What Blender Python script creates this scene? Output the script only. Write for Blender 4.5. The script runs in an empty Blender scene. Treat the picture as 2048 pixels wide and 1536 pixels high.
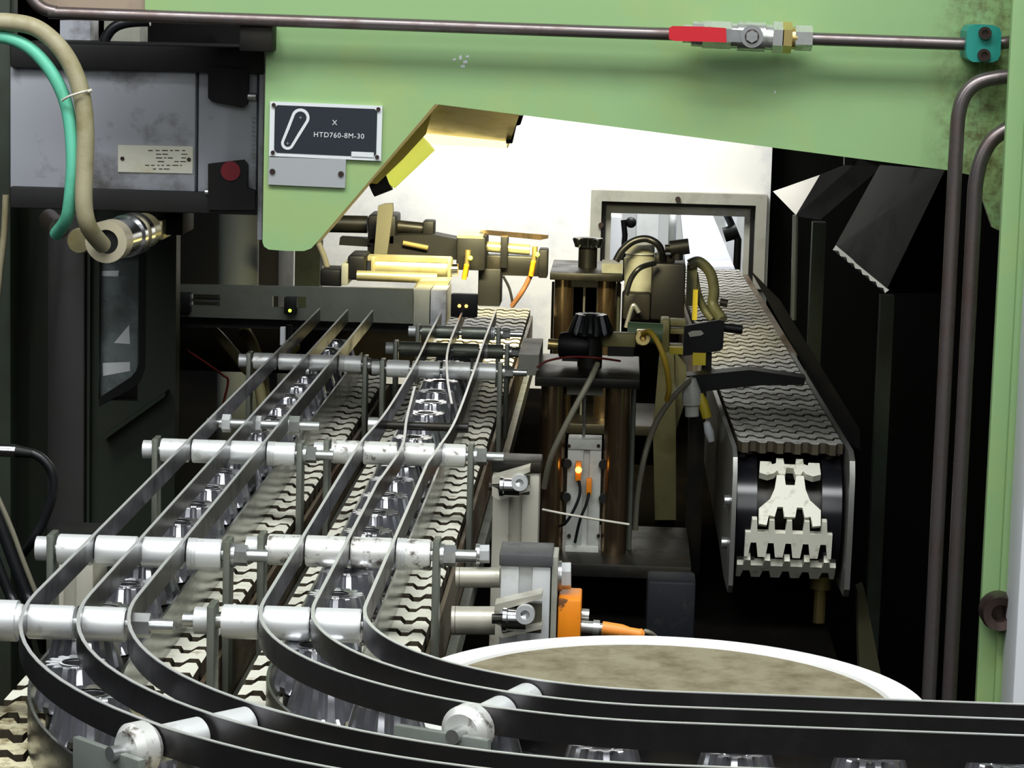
import bpy, bmesh, math, random
from mathutils import Vector, Matrix
random.seed(7)
V = Vector
sc = bpy.context.scene
COL = sc.collection

# ------------------------------------------------------------------ camera
F, PCX, PCY = 5340.0, 1024.0, 768.0
CAM = V((0, 0, 1.387))
_y = V((236.0, 773.0, -F)).normalized()
_t = (_y.x - 0.032 * _y.y) / (-_y.z)
_x = V((1.0, -0.032, _t)); _x.z = -(_x.x * _y.x + _x.y * _y.y) / _y.z; _x.normalize()
_z = _x.cross(_y)
# rows of the camera->world matrix
ROT = Matrix((_x, _y, _z))
cd = bpy.data.cameras.new('camera'); cam = bpy.data.objects.new('camera', cd); COL.objects.link(cam)
cam.matrix_world = Matrix.Translation(CAM) @ ROT.to_4x4()
cd.sensor_width = 36.0; cd.lens = F / 2048.0 * 36.0; cd.clip_start = 0.05; cd.clip_end = 60
sc.camera = cam

def ray(px, py): return ROT @ V((px - PCX, -(py - PCY), -F))
def at(px, py, Y):
    d = ray(px, py); return CAM + d * (Y / d.y)
def atz(px, py, z):
    d = ray(px, py); return CAM + d * ((z - CAM.z) / d.z)

# ------------------------------------------------------------------ light
w = bpy.data.worlds.new('world'); sc.world = w; w.use_nodes = True
w.node_tree.nodes['Background'].inputs[0].default_value = (0.85, 0.93, 1.0, 1)
w.node_tree.nodes['Background'].inputs[1].default_value = 0.05
sc.view_settings.view_transform = 'Standard'; sc.view_settings.look = 'None'
sc.view_settings.exposure = 0.0; sc.view_settings.gamma = 1.0; sc.view_settings.use_curve_mapping = False

def area(name, loc, target, sx, sy, power, col=(1, 1, 1), spread=180):
    l = bpy.data.lights.new(name, 'AREA'); l.shape = 'RECTANGLE'; l.size = sx; l.size_y = sy
    l.energy = power; l.color = col; l.spread = math.radians(spread)
    o = bpy.data.objects.new(name, l); COL.objects.link(o); o.location = loc
    o.rotation_euler = (V(target) - V(loc)).to_track_quat('-Z', 'Y').to_euler(); return o
area('hall_light', (-0.2, 0.9, 3.5), (-0.1, 2.2, 0.95), 2.4, 0.8, 82, (0.97, 1.0, 1.0))
for hx_ in (-1.3, -0.45, 0.4, 1.25):
    area('tube_light', (hx_, -1.4, 3.0), (hx_ * .3, 2.6, 1.2), 0.14, 2.0, 12.5, (0.97, 1.0, 1.0))
area('tube_light', (-1.3, 1.6, 2.6), (-0.3, 2.0, 0.95), 0.15, 1.6, 14, (0.97, 1.0, 1.0))
area('tube_light', (1.2, 1.2, 2.8), (-0.1, 2.0, 0.95), 0.15, 1.6, 14, (0.97, 1.0, 1.0))
area('wall_light', (-0.17, 4.45, 1.62), (-0.18, 4.95, 1.15), 0.4, 0.2, 6.0, (1.0, 0.99, 0.96), 110)
area('wall_light', (0.16, 4.5, 1.7), (0.16, 4.95, 1.2), 0.3, 0.1, 0.9, (1.0, 0.97, 0.88), 110)
area('lamp_fill_light', (-0.16, 3.36, 1.30), (-0.17, 3.74, 0.95), 0.26, 0.04, 3.0, (1.0, 0.88, 0.46), 70)  # added warm light, hidden by the beam, well behind the visible lamp tube
area('far_hall_light', (0.2, 6.0, 2.4), (0.15, 6.6, 0.9), 1.2, 0.8, 95, (0.98, 1.0, 1.0))

# ------------------------------------------------------------------ materials
def lin(c): return tuple((x / 12.92 if x <= 0.04045 else ((x + 0.055) / 1.055) ** 2.4) for x in c)
def hx(r, g, b): return lin((r / 255, g / 255, b / 255))
MATS = {}
def mat(name, col, rough=0.5, metal=0.0, dirt=None, dscale=30.0, damt=0.5, dlo=0.5, dhi=0.7, bump=0.0, bscale=200.0,
        emit=None, estr=0.0, vary=0.0, stretch=None, spec=0.5, alpha=1.0, trans=0.0, coat=0.0):
    m = bpy.data.materials.new(name); m.use_nodes = True; MATS[name] = m
    nt = m.node_tree; N = nt.nodes; L = nt.links; b = N['Principled BSDF']
    b.inputs['Base Color'].default_value = (*col, 1); b.inputs['Roughness'].default_value = rough
    b.inputs['Metallic'].default_value = metal; b.inputs['Specular IOR Level'].default_value = spec
    if trans: b.inputs['Transmission Weight'].default_value = trans
    if coat: b.inputs['Coat Weight'].default_value = coat
    if emit:
        b.inputs['Emission Color'].default_value = (*emit, 1); b.inputs['Emission Strength'].default_value = estr
    tc = N.new('ShaderNodeNewGeometry'); src = tc.outputs['Position']
    if stretch:
        mp = N.new('ShaderNodeMapping'); mp.inputs['Scale'].default_value = stretch
        L.new(src, mp.inputs['Vector']); src = mp.outputs['Vector']
    cur = None
    if dirt:
        n = N.new('ShaderNodeTexNoise'); n.inputs['Scale'].default_value = dscale; n.inputs['Detail'].default_value = 6
        n.inputs['Roughness'].default_value = 0.65
        L.new(src, n.inputs['Vector'])
        r = N.new('ShaderNodeMapRange'); r.inputs['From Min'].default_value = dlo; r.inputs['From Max'].default_value = dhi
        r.inputs['To Max'].default_value = damt
        L.new(n.outputs['Fac'], r.inputs['Value'])
        mx = N.new('ShaderNodeMix'); mx.data_type = 'RGBA'
        mx.inputs['A'].default_value = (*col, 1); mx.inputs['B'].default_value = (*dirt, 1)
        L.new(r.outputs['Result'], mx.inputs['Factor']); cur = mx.outputs['Result']
        rr = N.new('ShaderNodeMapRange'); rr.inputs['To Min'].default_value = rough; rr.inputs['To Max'].default_value = min(1, rough + 0.25)
        L.new(r.outputs['Result'], rr.inputs['Value']); L.new(rr.outputs['Result'], b.inputs['Roughness'])
    if vary:
        oi = N.new('ShaderNodeObjectInfo'); hv = N.new('ShaderNodeHueSaturation')
        r2 = N.new('ShaderNodeMapRange'); r2.inputs['To Min'].default_value = 1 - vary; r2.inputs['To Max'].default_value = 1 + vary * 0.3
        L.new(oi.outputs['Random'], r2.inputs['Value']); L.new(r2.outputs['Result'], hv.inputs['Value'])
        if cur: L.new(cur, hv.inputs['Color'])
        else: hv.inputs['Color'].default_value = (*col, 1)
        cur = hv.outputs['Color']
    if cur: L.new(cur, b.inputs['Base Color'])
    if bump:
        n2 = N.new('ShaderNodeTexNoise'); n2.inputs['Scale'].default_value = bscale; n2.inputs['Detail'].default_value = 3
        L.new(src, n2.inputs['Vector'])
        bp = N.new('ShaderNodeBump'); bp.inputs['Strength'].default_value = bump; bp.inputs['Distance'].default_value = 0.002
        L.new(n2.outputs['Fac'], bp.inputs['Height']); L.new(bp.outputs['Normal'], b.inputs['Normal'])
    return m
GREEN = hx(143, 178, 123)
mat('green_paint', GREEN, 0.42, 0, hx(168, 178, 96), 9, 0.55, 0.5, 0.8, 0.05, 120)
def end_grime(m, x0, x1):
    nt = m.node_tree; N = nt.nodes; L = nt.links; b = N['Principled BSDF']; src = b.inputs['Base Color'].links[0].from_socket
    g = N.new('ShaderNodeNewGeometry'); sp = N.new('ShaderNodeSeparateXYZ'); L.new(g.outputs['Position'], sp.inputs[0])
    r = N.new('ShaderNodeMapRange'); r.inputs['From Min'].default_value = x0; r.inputs['From Max'].default_value = x1; L.new(sp.outputs['X'], r.inputs['Value'])
    n = N.new('ShaderNodeTexNoise'); n.inputs['Scale'].default_value = 55; n.inputs['Detail'].default_value = 8; n.inputs['Roughness'].default_value = .75; L.new(g.outputs['Position'], n.inputs['Vector'])
    r2 = N.new('ShaderNodeMapRange'); r2.inputs['From Min'].default_value = .42; r2.inputs['From Max'].default_value = .66; L.new(n.outputs['Fac'], r2.inputs['Value'])
    mu = N.new('ShaderNodeMath'); mu.operation = 'MULTIPLY'; L.new(r.outputs['Result'], mu.inputs[0]); L.new(r2.outputs['Result'], mu.inputs[1])
    mx = N.new('ShaderNodeMix'); mx.data_type = 'RGBA'; L.new(mu.outputs[0], mx.inputs['Factor']); L.new(src, mx.inputs['A']); mx.inputs['B'].default_value = (*hx(86, 76, 40), 1)
    L.new(mx.outputs['Result'], b.inputs['Base Color'])
mat('beam_green', GREEN, 0.42, 0, hx(168, 178, 96), 9, 0.55, 0.5, 0.8, 0.05, 120)
end_grime(MATS['beam_green'], .295, .345)
mat('green_grimy', GREEN, 0.5, 0, hx(96, 92, 48), 22, 0.85, 0.48, 0.66, 0.1, 120)
mat('green_dark', hx(32, 44, 28), 0.6, 0, hx(28, 26, 14), 6, 0.8, 0.42, 0.65)
mat('brown_panel', hx(158, 140, 122), 0.55, 0, hx(120, 96, 80), 15, 0.6)
mat('pipe_steel', hx(120, 112, 112), 0.32, 0.75, hx(92, 70, 60), 25, 0.7, 0.45, 0.7)
mat('aluminium', hx(232, 234, 234), 0.38, 0.42, hx(120, 112, 84), 55, 0.7, 0.58, 0.75)
mat('aluminium_clean', hx(206, 208, 208), 0.42, 0.4, hx(150, 148, 120), 30, 0.6, 0.55, 0.75)
mat('aluminium_pitted', hx(230, 230, 226), 0.38, 0.42, hx(74, 62, 44), 90, 0.9, 0.54, 0.64)
mat('strip_steel', hx(86, 84, 86), 0.3, 0.9, hx(60, 56, 58), 30, 0.6)
mat('strip_edge', hx(216, 216, 214), 0.35, 0.5)
mat('plate_steel', hx(140, 142, 136), 0.22, 0.92, hx(108, 106, 94), 14, 0.6, 0.45, 0.7, 0.04, 90, stretch=(1, 0.35, 1))
mat('gear_steel', hx(206, 206, 212), 0.2, 0.92)
mat('gear_black', hx(34, 36, 38), 0.3, 0.6)
mat('chrome', hx(220, 220, 222), 0.15, 1.0)
mat('zinc', hx(196, 198, 198), 0.28, 0.85, hx(130, 128, 112), 70, 0.5)
mat('bore_black', hx(12, 12, 13), 0.6)
mat('bore_steel', hx(96, 96, 98), 0.4, 0.6)
mat('chain_white', hx(232, 230, 214), 0.42, 0, hx(132, 118, 78), 60, 0.8, 0.55, 0.72, 0.08, 300, vary=0.12)
mat('chain_gap_shade', hx(70, 62, 46), 0.6, 0, hx(38, 32, 22), 60, 0.7)  # dark colour for link side faces, painting in the shade of the gaps
mat('chain_dirty', hx(214, 206, 172), 0.5, 0, hx(104, 82, 40), 75, 0.9, 0.44, 0.62, 0.15, 260, vary=0.25)
mat('chain_grey', hx(196, 196, 190), 0.38, 0, hx(92, 92, 84), 50, 0.8, 0.45, 0.68, 0.08, 300, vary=0.15)
mat('frame_rusty', hx(118, 104, 84), 0.4, 0.5, hx(66, 42, 22), 16, 0.9, 0.42, 0.62, 0.1, 80, stretch=(1, 0.3, 1))
mat('steel_bar', hx(122, 126, 116), 0.4, 0.6, hx(100, 100, 84), 24, 0.6)
mat('black_metal', hx(20, 20, 20), 0.5, 0.0, hx(36, 32, 22), 14, 0.6, spec=0.25)
mat('black_steel', hx(36, 35, 32), 0.4, 0.5, hx(56, 47, 30), 18, 0.7)
mat('black_plastic', hx(15, 15, 16), 0.5, spec=0.3)
mat('black_cap', hx(74, 74, 76), 0.5, 0, hx(60, 60, 62), 60, 0.5)
mat('black_wheel', hx(22, 22, 26), 0.22)
mat('grey_paint', hx(168, 170, 178), 0.42, 0, hx(66, 60, 50), 11, 0.8, 0.52, 0.68)
mat('rail_black', hx(20, 20, 19), 0.7)
mat('label_metal', hx(222, 220, 204), 0.4, 0.0, hx(190, 180, 130), 18, 0.6)
mat('sign_white', hx(216, 220, 222), 0.45)
mat('sign_black', hx(34, 40, 48), 0.4)
mat('sign_text', hx(214, 218, 220), 0.5)
mat('plate_blank', hx(176, 180, 182), 0.4, 0.3)
mat('red_paint', hx(196, 34, 46), 0.35)
mat('red_dark', hx(120, 22, 34), 0.4)
mat('teal_plastic', hx(30, 140, 128), 0.45)
mat('nickel', hx(206, 208, 204), 0.25, 0.7, hx(140, 140, 130), 60, 0.5)
mat('brass', hx(206, 184, 120), 0.3, 0.8, hx(120, 100, 50), 40, 0.5)
mat('bolt_dark', hx(84, 70, 66), 0.35, 0.8)
mat('hose_grey', hx(168, 160, 130), 0.5, 0, hx(128, 116, 62), 18, 0.7)
mat('hose_green', hx(104, 200, 168), 0.45, 0, hx(70, 130, 90), 14, 0.6)
mat('hose_cream', hx(170, 160, 116), 0.5)
mat('cable_black', hx(20, 21, 24), 0.35)
mat('cable_brown', hx(110, 70, 40), 0.5)
mat('cable_red', hx(110, 30, 26), 0.5)
mat('cable_yellow', hx(206, 172, 60), 0.45)
mat('cable_grey', hx(120, 116, 100), 0.45)
mat('tie_white', hx(214, 210, 196), 0.5)
mat('orange_plastic', hx(240, 140, 26), 0.4, 0, hx(70, 44, 18), 60, 0.9, 0.6, 0.66)
mat('orange_boot', hx(245, 150, 60), 0.45)
mat('disc_top', hx(136, 128, 104), 0.5, 0, hx(84, 72, 46), 34, 0.8, 0.42, 0.7, 0.06, 100)
mat('disc_rim', hx(228, 228, 224), 0.45)
mat('wall_white', hx(226, 226, 220), 0.35, 0, hx(188, 190, 194), 5, 0.7, 0.48, 0.6)
mat('frame_grey', hx(150, 150, 138), 0.5, 0, hx(100, 98, 86), 14, 0.6)
mat('dark_sheet', hx(18, 18, 20), 0.6, 0.0, hx(30, 27, 22), 8, 0.6, spec=0.06)
mat('bright_sheet', hx(236, 234, 226), 0.4, 0.0)
mat('olive_dim', hx(40, 38, 18), 0.6)
mat('bar_dull', hx(84, 82, 68), 0.5)
mat('connector_ring', hx(214, 204, 176), 0.35, 0.3)
mat('column_grey', hx(92, 96, 92), 0.5)
mat('white_panel', hx(226, 228, 232), 0.5)
mat('floor_dark', hx(30, 29, 26), 0.7, 0, hx(18, 18, 16), 5, 0.7, spec=0.0)
mat('bed_black', hx(14, 13, 12), 0.6, 0, hx(26, 22, 15), 9, 0.6, spec=0.0)
mat('bed_block_blue', hx(26, 28, 32), 0.5, 0, hx(46, 44, 40), 60, 0.7, 0.55, 0.7, spec=0.2)
mat('door_green', hx(36, 44, 32), 0.5, 0, hx(40, 34, 20), 7, 0.7)
mat('door_grey', hx(58, 58, 56), 0.45, 0.3, hx(44, 38, 26), 9, 0.6)
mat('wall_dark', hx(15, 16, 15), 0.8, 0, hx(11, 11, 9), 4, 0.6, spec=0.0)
mat('pillar_bronze', hx(150, 128, 100), 0.22, 0.95, hx(84, 66, 44), 40, 0.6, stretch=(1, 1, 0.2))
mat('white_cyl', hx(196, 198, 192), 0.4, 0, hx(150, 148, 130), 40, 0.5)
mat('cream_paint', hx(150, 142, 92), 0.5, 0, hx(110, 100, 50), 24, 0.7)
mat('green_cast', hx(90, 116, 80), 0.45)
mat('yellow_plastic', hx(196, 176, 44), 0.45)
mat('lamp_sheet', hx(226, 200, 96), 0.3, 0.55, hx(190, 160, 60), 30, 0.5)
mat('lamp_tube', hx(255, 246, 190), 0.4, 0, emit=(1.0, 0.90, 0.50), estr=1.5)
mat('lamp_cover', hx(220, 226, 70), 0.35, 0, emit=(0.72, 0.74, 0.12), estr=0.75)
mat('led_orange', (1, .5, .1), 0.4, 0, emit=(1.0, 0.45, 0.06), estr=6)
mat('led_green', (.5, 1, .1), 0.4, 0, emit=(0.5, 1.0, 0.05), estr=3)
mat('arm_gold', hx(190, 182, 140), 0.3, 0.6, hx(150, 130, 70), 30, 0.6)
mat('glass_dark', hx(124, 132, 132), 0.12, 0.0, hx(60, 64, 60), 12, 0.7, 0.45, 0.6)
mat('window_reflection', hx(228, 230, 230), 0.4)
mat('chute_white', hx(206, 208, 222), 0.3, 0.2, hx(150, 152, 168), 20, 0.6)
mat('far_grey', hx(190, 192, 190), 0.6, 0, hx(130, 134, 134), 6, 0.6)
mat('plate_clamp', hx(150, 156, 150), 0.38, 0.5, hx(120, 122, 110), 30, 0.5)
mat('anodised', hx(188, 184, 170), 0.4, 0.35, hx(128, 104, 66), 50, 0.7, 0.58, 0.72)

# ------------------------------------------------------------------ builders
class MB:
    def __init__(s): s.bm = bmesh.new(); s.ang = 28.0
    def box(s, c, sz, R=None, bev=0.0):
        r = bmesh.ops.create_cube(s.bm, size=1.0)
        M = Matrix.Translation(V(c)) @ ((R.to_4x4() if R else Matrix()) @ Matrix.Diagonal((*sz, 1)))
        bmesh.ops.transform(s.bm, matrix=M, verts=r['verts'])
        if bev:
            es = list({e for v in r['verts'] for e in v.link_edges})
            bmesh.ops.bevel(s.bm, geom=es, offset=bev, segments=2, affect='EDGES', profile=0.5)
        return s
    def bb(s, lo, hi, bev=0.0):
        lo = V(lo); hi = V(hi); return s.box((lo + hi) / 2, [abs(a) for a in (hi - lo)], None, bev)
    def pb(s, x0, y0, Y0, x1, y1, Y1, bev=0.0):
        """box whose front face spans two sighted corners at depth Y0 and which reaches back to Y1"""
        Yf, Yb = min(Y0, Y1), max(Y0, Y1); a = at(x0, y0, Yf); b = at(x1, y1, Yf); b.y = Yb
        return s.bb(a, b, bev)
    def cyl(s, a, b, r, n=20, r2=None):
        a = V(a); b = V(b); d = b - a
        q = d.to_track_quat('Z', 'Y').to_matrix().to_4x4()
        bmesh.ops.create_cone(s.bm, cap_ends=True, segments=n, radius1=r, radius2=(r if r2 is None else r2), depth=d.length,
                              matrix=Matrix.Translation((a + b) / 2) @ q)
        return s
    def ring(s, a, b, r, ri, n=24):
        return s.lathe([(ri, 0), (r, 0), (r, (V(b) - V(a)).length), (ri, (V(b) - V(a)).length), (ri, 0)], a, V(b) - V(a), n)
    def sph(s, c, r, n=12):
        bmesh.ops.create_uvsphere(s.bm, u_segments=n, v_segments=max(6, n // 2), radius=r, matrix=Matrix.Translation(V(c))); return s
    def lathe(s, prof, base, axis, n=32):
        q = V(axis).to_track_quat('Z', 'Y').to_matrix(); base = V(base)
        rows = []
        for r, z in prof:
            if r < 1e-6: rows.append([s.bm.verts.new(base + q @ V((0, 0, z)))] * n)
            else: rows.append([s.bm.verts.new(base + q @ V((r * math.cos(2 * math.pi * k / n), r * math.sin(2 * math.pi * k / n), z))) for k in range(n)])
        for A, B in zip(rows, rows[1:]):
            for k in range(n):
                f = []
                for v in (A[k], A[(k + 1) % n], B[(k + 1) % n], B[k]):
                    if v not in f: f.append(v)
                if len(f) > 2:
                    try: s.bm.faces.new(f)
                    except ValueError: pass
        return s
    def prism(s, poly, d):
        d = V(d); A = [s.bm.verts.new(V(p)) for p in poly]; B = [s.bm.verts.new(V(p) + d) for p in poly]
        s.bm.faces.new(A); s.bm.faces.new(B[::-1]); n = len(A)
        for k in range(n): s.bm.faces.new((A[k], B[k], B[(k + 1) % n], A[(k + 1) % n]))
        return s
    def tube(s, pts, r, n=10, smooth=True, rs=None):
        s.ang = 65.0; pts = [V(p) for p in pts]
        if smooth and len(pts) > 2: pts, rs = catmull(pts, 8, rs)
        up = V((0.13, 0.31, 0.94)); rows = []
        for i, p in enumerate(pts):
            t = (pts[min(i + 1, len(pts) - 1)] - pts[max(i - 1, 0)]).normalized()
            u = (up - t * up.dot(t))
            u = u.normalized() if u.length > 1e-4 else t.orthogonal().normalized()
            up = u; v = t.cross(u); rr = rs[i] if rs else r
            rows.append([s.bm.verts.new(p + (u * math.cos(2 * math.pi * k / n) + v * math.sin(2 * math.pi * k / n)) * rr) for k in range(n)])
        for A, B in zip(rows, rows[1:]):
            for k in range(n): s.bm.faces.new((A[k], A[(k + 1) % n], B[(k + 1) % n], B[k]))
        s.bm.faces.new(rows[0][::-1]); s.bm.faces.new(rows[-1]); return s
    def ribbon(s, path, t, z0, z1):
        """vertical strip along a 2-D path"""
        rows = []
        for i, p in enumerate(path):
            a = path[max(i - 1, 0)]; b = path[min(i + 1, len(path) - 1)]
            d = (V((b[0], b[1])) - V((a[0], a[1]))).normalized(); nrm = V((-d.y, d.x)) * t / 2
            rows.append([s.bm.verts.new((p[0] + nrm.x * k, p[1] + nrm.y * k, z)) for k, z in ((1, z0), (1, z1), (-1, z1), (-1, z0))])
        for A, B in zip(rows, rows[1:]):
            for k in range(4): s.bm.faces.new((A[k], A[(k + 1) % 4], B[(k + 1) % 4], B[k]))
        s.bm.faces.new(rows[0][::-1]); s.bm.faces.new(rows[-1]); return s
    def build(s, name, m, parent=None, ang=None, origin=None):
        ang = ang or s.ang; bm = s.bm; bmesh.ops.recalc_face_normals(bm, faces=bm.faces[:])
        off = V((0, 0, 0)); o_loc = V((0, 0, 0))
        if parent is not None:
            p = parent
            while p: off += p.location; p = p.parent
        else:
            xs = [v.co for v in bm.verts]
            o_loc = V(((min(v.x for v in xs) + max(v.x for v in xs)) / 2, (min(v.y for v in xs) + max(v.y for v in xs)) / 2, min(v.z for v in xs))) if origin is None else V(origin)
            off = o_loc
        for v in bm.verts: v.co -= off
        me = bpy.data.meshes.new(name); bm.to_mesh(me); bm.free()
        ms = m if isinstance(m, (list, tuple)) else [m]
        for k in ms: me.materials.append(MATS[k])
        me.shade_smooth(); me.set_sharp_from_angle(angle=math.radians(ang))
        o = bpy.data.objects.new(name, me); COL.objects.link(o)
        if parent is not None: o.parent = parent
        else: o.location = o_loc
        return o
def catmull(pts, k=8, rs=None):
    out = []; ro = [] if rs else None; n = len(pts)
    for i in range(n - 1):
        p0 = pts[max(i - 1, 0)]; p1 = pts[i]; p2 = pts[i + 1]; p3 = pts[min(i + 2, n - 1)]
        for j in range(k):
            t = j / k
            out.append(0.5 * ((2 * p1) + (p2 - p0) * t + (2 * p0 - 5 * p1 + 4 * p2 - p3) * t * t + (3 * p1 - p0 - 3 * p2 + p3) * t ** 3))
            if rs: ro.append(rs[i] * (1 - t) + rs[i + 1] * t)
    out.append(pts[-1])
    if rs: ro.append(rs[-1])
    return out, ro
def tag(o, label, cat, group=None):
    o['label'] = label; o['category'] = cat
    if group: o['group'] = group
    return o
def thing(name, label, cat, loc, group=None):
    o = bpy.data.objects.new(name, None); o.empty_display_size = 0.02; COL.objects.link(o); o.location = loc
    return tag(o, label, cat, group)
def struct(o): o['kind'] = 'structure'; return o
def B(): return MB()
def nut(mb, a, b, r): return mb.cyl(a, b, r, 6)
X = V((1, 0, 0)); Yv = V((0, 1, 0)); Z = V((0, 0, 1))
ORD = ['first', 'second', 'third', 'fourth', 'fifth', 'sixth', 'seventh', 'eighth', 'ninth', 'tenth', 'eleventh', 'twelfth', 'thirteenth',
       'fourteenth', 'fifteenth', 'sixteenth', 'seventeenth', 'eighteenth', 'nineteenth', 'twentieth', 'twenty-first', 'twenty-second',
       'twenty-third', 'twenty-fourth', 'twenty-fifth', 'twenty-sixth', 'twenty-seventh', 'twenty-eighth', 'twenty-ninth', 'thirtieth',
       'thirty-first', 'thirty-second', 'thirty-third', 'thirty-fourth', 'thirty-fifth', 'thirty-sixth', 'thirty-seventh', 'thirty-eighth']

# ------------------------------------------------------------------ room shell
def shell(name, m, *boxes):
    b = B()
    for lo, hi in boxes: b.bb(lo, hi)
    return struct(b.build(name, m))
shell('floor', 'floor_dark', ((-3, -3, -0.05), (3, 8.2, 0)))
shell('shade_roof', 'wall_dark', ((-1.6, 2.76, 1.95), (1.4, 5.0, 2.0)))  # unseen roof, added to keep the hall light off the interior
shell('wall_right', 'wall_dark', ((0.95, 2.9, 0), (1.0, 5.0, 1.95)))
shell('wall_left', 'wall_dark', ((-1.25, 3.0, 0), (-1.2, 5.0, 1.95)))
hl, hr_, hb, ht = -0.058, 0.262, 0.86, 1.032
WX0, WX1 = at(556, 400, 4.95).x, 0.271
shell('wall_back', 'wall_white',
      ((WX0, 4.95, 0.0), (hl, 5.0, 1.95)), ((hl, 4.95, ht), (WX1, 5.0, 1.95)), ((hr_, 4.95, 0), (WX1, 5.0, ht)), ((hl, 4.95, 0), (hr_, 5.0, hb)))
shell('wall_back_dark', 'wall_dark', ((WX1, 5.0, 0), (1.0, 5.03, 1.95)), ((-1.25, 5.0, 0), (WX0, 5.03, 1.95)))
shell('wall_far', 'far_grey', ((-3, 8.0, 0), (3, 8.05, 2.6)))

# ------------------------------------------------------------------ machine bed
t = thing('machine_bed', 'dark machine bed under the conveyors and pillar stands', 'machine', (0, 3.3, 0))
B().bb((-0.5, 2.0, 0), (0.25, 4.8, 0.66), 0.01).build('bed_block', 'bed_black', t)
B().bb((-0.5, 2.0, 0.66), (0.25, 4.8, 0.68), 0.003).build('bed_cover', 'bed_black', t)
tag(B().bb(at(1290, 1300, 2.6) * 1.0, at(1392, 1165, 2.6) + V((0, 0.05, 0)), 0.003).build('support_block', 'bed_block_blue'), 'dark steel block below the pillar base behind the disc', 'block')

# ------------------------------------------------------------------ green gantry
BY = 2.7
gan = thing('gantry_beam', 'green painted gantry beam spanning the conveyors with a slanted cut-out', 'beam', (0.0, BY, 1.2))
pp = [(290, -300), (290, 34), (533, 48), (528, 300), (525, 484), (528, 493), (537, 499), (575, 502), (608, 502), (622, 497), (634, 484),
      (870, 208), (1050, 231), (1300, 263), (1545, 295), (1900, 341), (1950, 352), (1985, 455), (2040, 480), (2075, 480), (2100, -300)]
B().prism([at(x, y, BY) for x, y in pp], (0, 0.012, 0)).build('front_plate', 'beam_green', gan)
# back web, set back behind the cut-out
B().prism([at(x, y, BY + 0.012) for x, y in [(300, -300), (300, 20), (560, 30), (620, 150), (1100, 190), (2040, 300), (2080, -300)]], (0, 0.05, 0)).build('web', 'green_dark', gan)
a0, a1 = at(634, 484, BY), at(870, 208, BY)
nrm = V((0.002, 0, -0.0015))
B().prism([a0, a1, a1 + nrm, a0 + nrm], (0, 0.014, 0)).build('bare_edge', 'brass', gan)
b = B()
for x, y, dx, dy in [(905, 118, 6, 3), (918, 112, 5, 8), (926, 122, 8, 5), (931, 112, 6, 3), (921, 131, 8, 4), (1548, 183, 3, 4)]:
    p = at(x, y, BY - 0.0004); b.prism([p, p + V((dx * .0005, 0, .001)), p + V((dx * .0006, 0, -dy * .0004)), p + V((0.0005, 0, -dy * .0005))], (0, 0.0003, 0))
o = b.build('paint_chip', 'sign_white', gan); o['kind'] = 'stuff'
B().bb(at(80, 20, BY + .01), at(288, -200, BY) + V((0, 0.02, 0))).build('side_panel', 'brown_panel', gan)
B().pb(478, 102, BY - .03, 545, 50, BY + .03, 0.002).build('end_block', 'black_metal', gan)
for (x0, y0, x1, y1) in [(100, 10, 190, 5), ]:
    pass

# sign plates
s = thing('rating_sign', 'black and white sign with a belt loop reading HTD760-8M-30', 'sign', at(650, 320, BY - .004))
SY = BY - 0.004
c1, c2, c3, c4 = at(540, 203, SY), at(765, 212, SY), at(762, 322, SY), at(538, 312, SY)
B().prism([c1, c2, c3, c4], (0, 0.0038, 0)).build('frame', 'sign_white', s)
def lerp(u, v):   # u right 0..1, v down 0..1 on the sign
    return (c1 * (1 - u) + c2 * u) * (1 - v) + (c4 * (1 - u) + c3 * u) * v
yo = V((0, -0.0006, 0))
fa = [(.07, .06), (.93, .06), (.955, .1), (.955, .88), (.93, .93), (.07, .93), (.045, .88), (.045, .1)]
B().prism([lerp(u, v) + yo for u, v in fa], (0, 0.0006, 0)).build('face', 'sign_black', s)
sface = bpy.data.objects['face']
for u, v in ((.035, .06), (.965, .06), (.965, .93), (.035, .93)):
    p = lerp(u, v); B().cyl(p + V((0, -0.0022, 0)), p, 0.0021, 12, ).build('rivet', 'bolt_dark', s)
# belt loop
pc0, pc1 = lerp(.275, .27), lerp(.165, .75); r0, r1 = 0.0092, 0.0066
d = pc1 - pc0; ax = V((d.x, 0, d.z)).normalized(); nx = V((-ax.z, 0, ax.x)); outl = []; inn = []
def loop(rr0, rr1, teeth=0.0):
    pts = []
    for k in range(19):
        a = math.pi * k / 18; pts.append(pc0 + nx * rr0 * math.cos(a) - ax * rr0 * math.sin(a))
    for k in range(1, 22):
        f = k / 22; pts.append(pc0 * (1 - f) + pc1 * f - nx * (rr0 * (1 - f) + rr1 * f))
    for k in range(19):
        a = math.pi * k / 18; pts.append(pc1 - nx * rr1 * math.cos(a) + ax * rr1 * math.sin(a))
    for k in range(1, 22):
        f = k / 22; pts.append(pc1 * (1 - f) + pc0 * f + nx * (rr1 * (1 - f) + rr0 * f))
    c = (pc0 + pc1) / 2
    if teeth: pts = [p + ((c - p).normalized() * teeth if i % 2 else V((0, 0, 0))) for i, p in enumerate(pts)]
    return pts
bb_ = B(); O_ = loop(r0, r1); I_ = loop(r0 - .0028, r1 - .0026, 0.0006)
ov = [bb_.bm.verts.new(p + V((0, -0.0011, 0))) for p in O_]; iv = [bb_.bm.verts.new(p + V((0, -0.0011, 0))) for p in I_]
for k in range(len(ov)):
    bb_.bm.faces.new((ov[k], ov[(k + 1) % len(ov)], iv[(k + 1) % len(ov)], iv[k]))
bb_.build('belt_symbol', 'sign_text', sface)
b = B()
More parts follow.
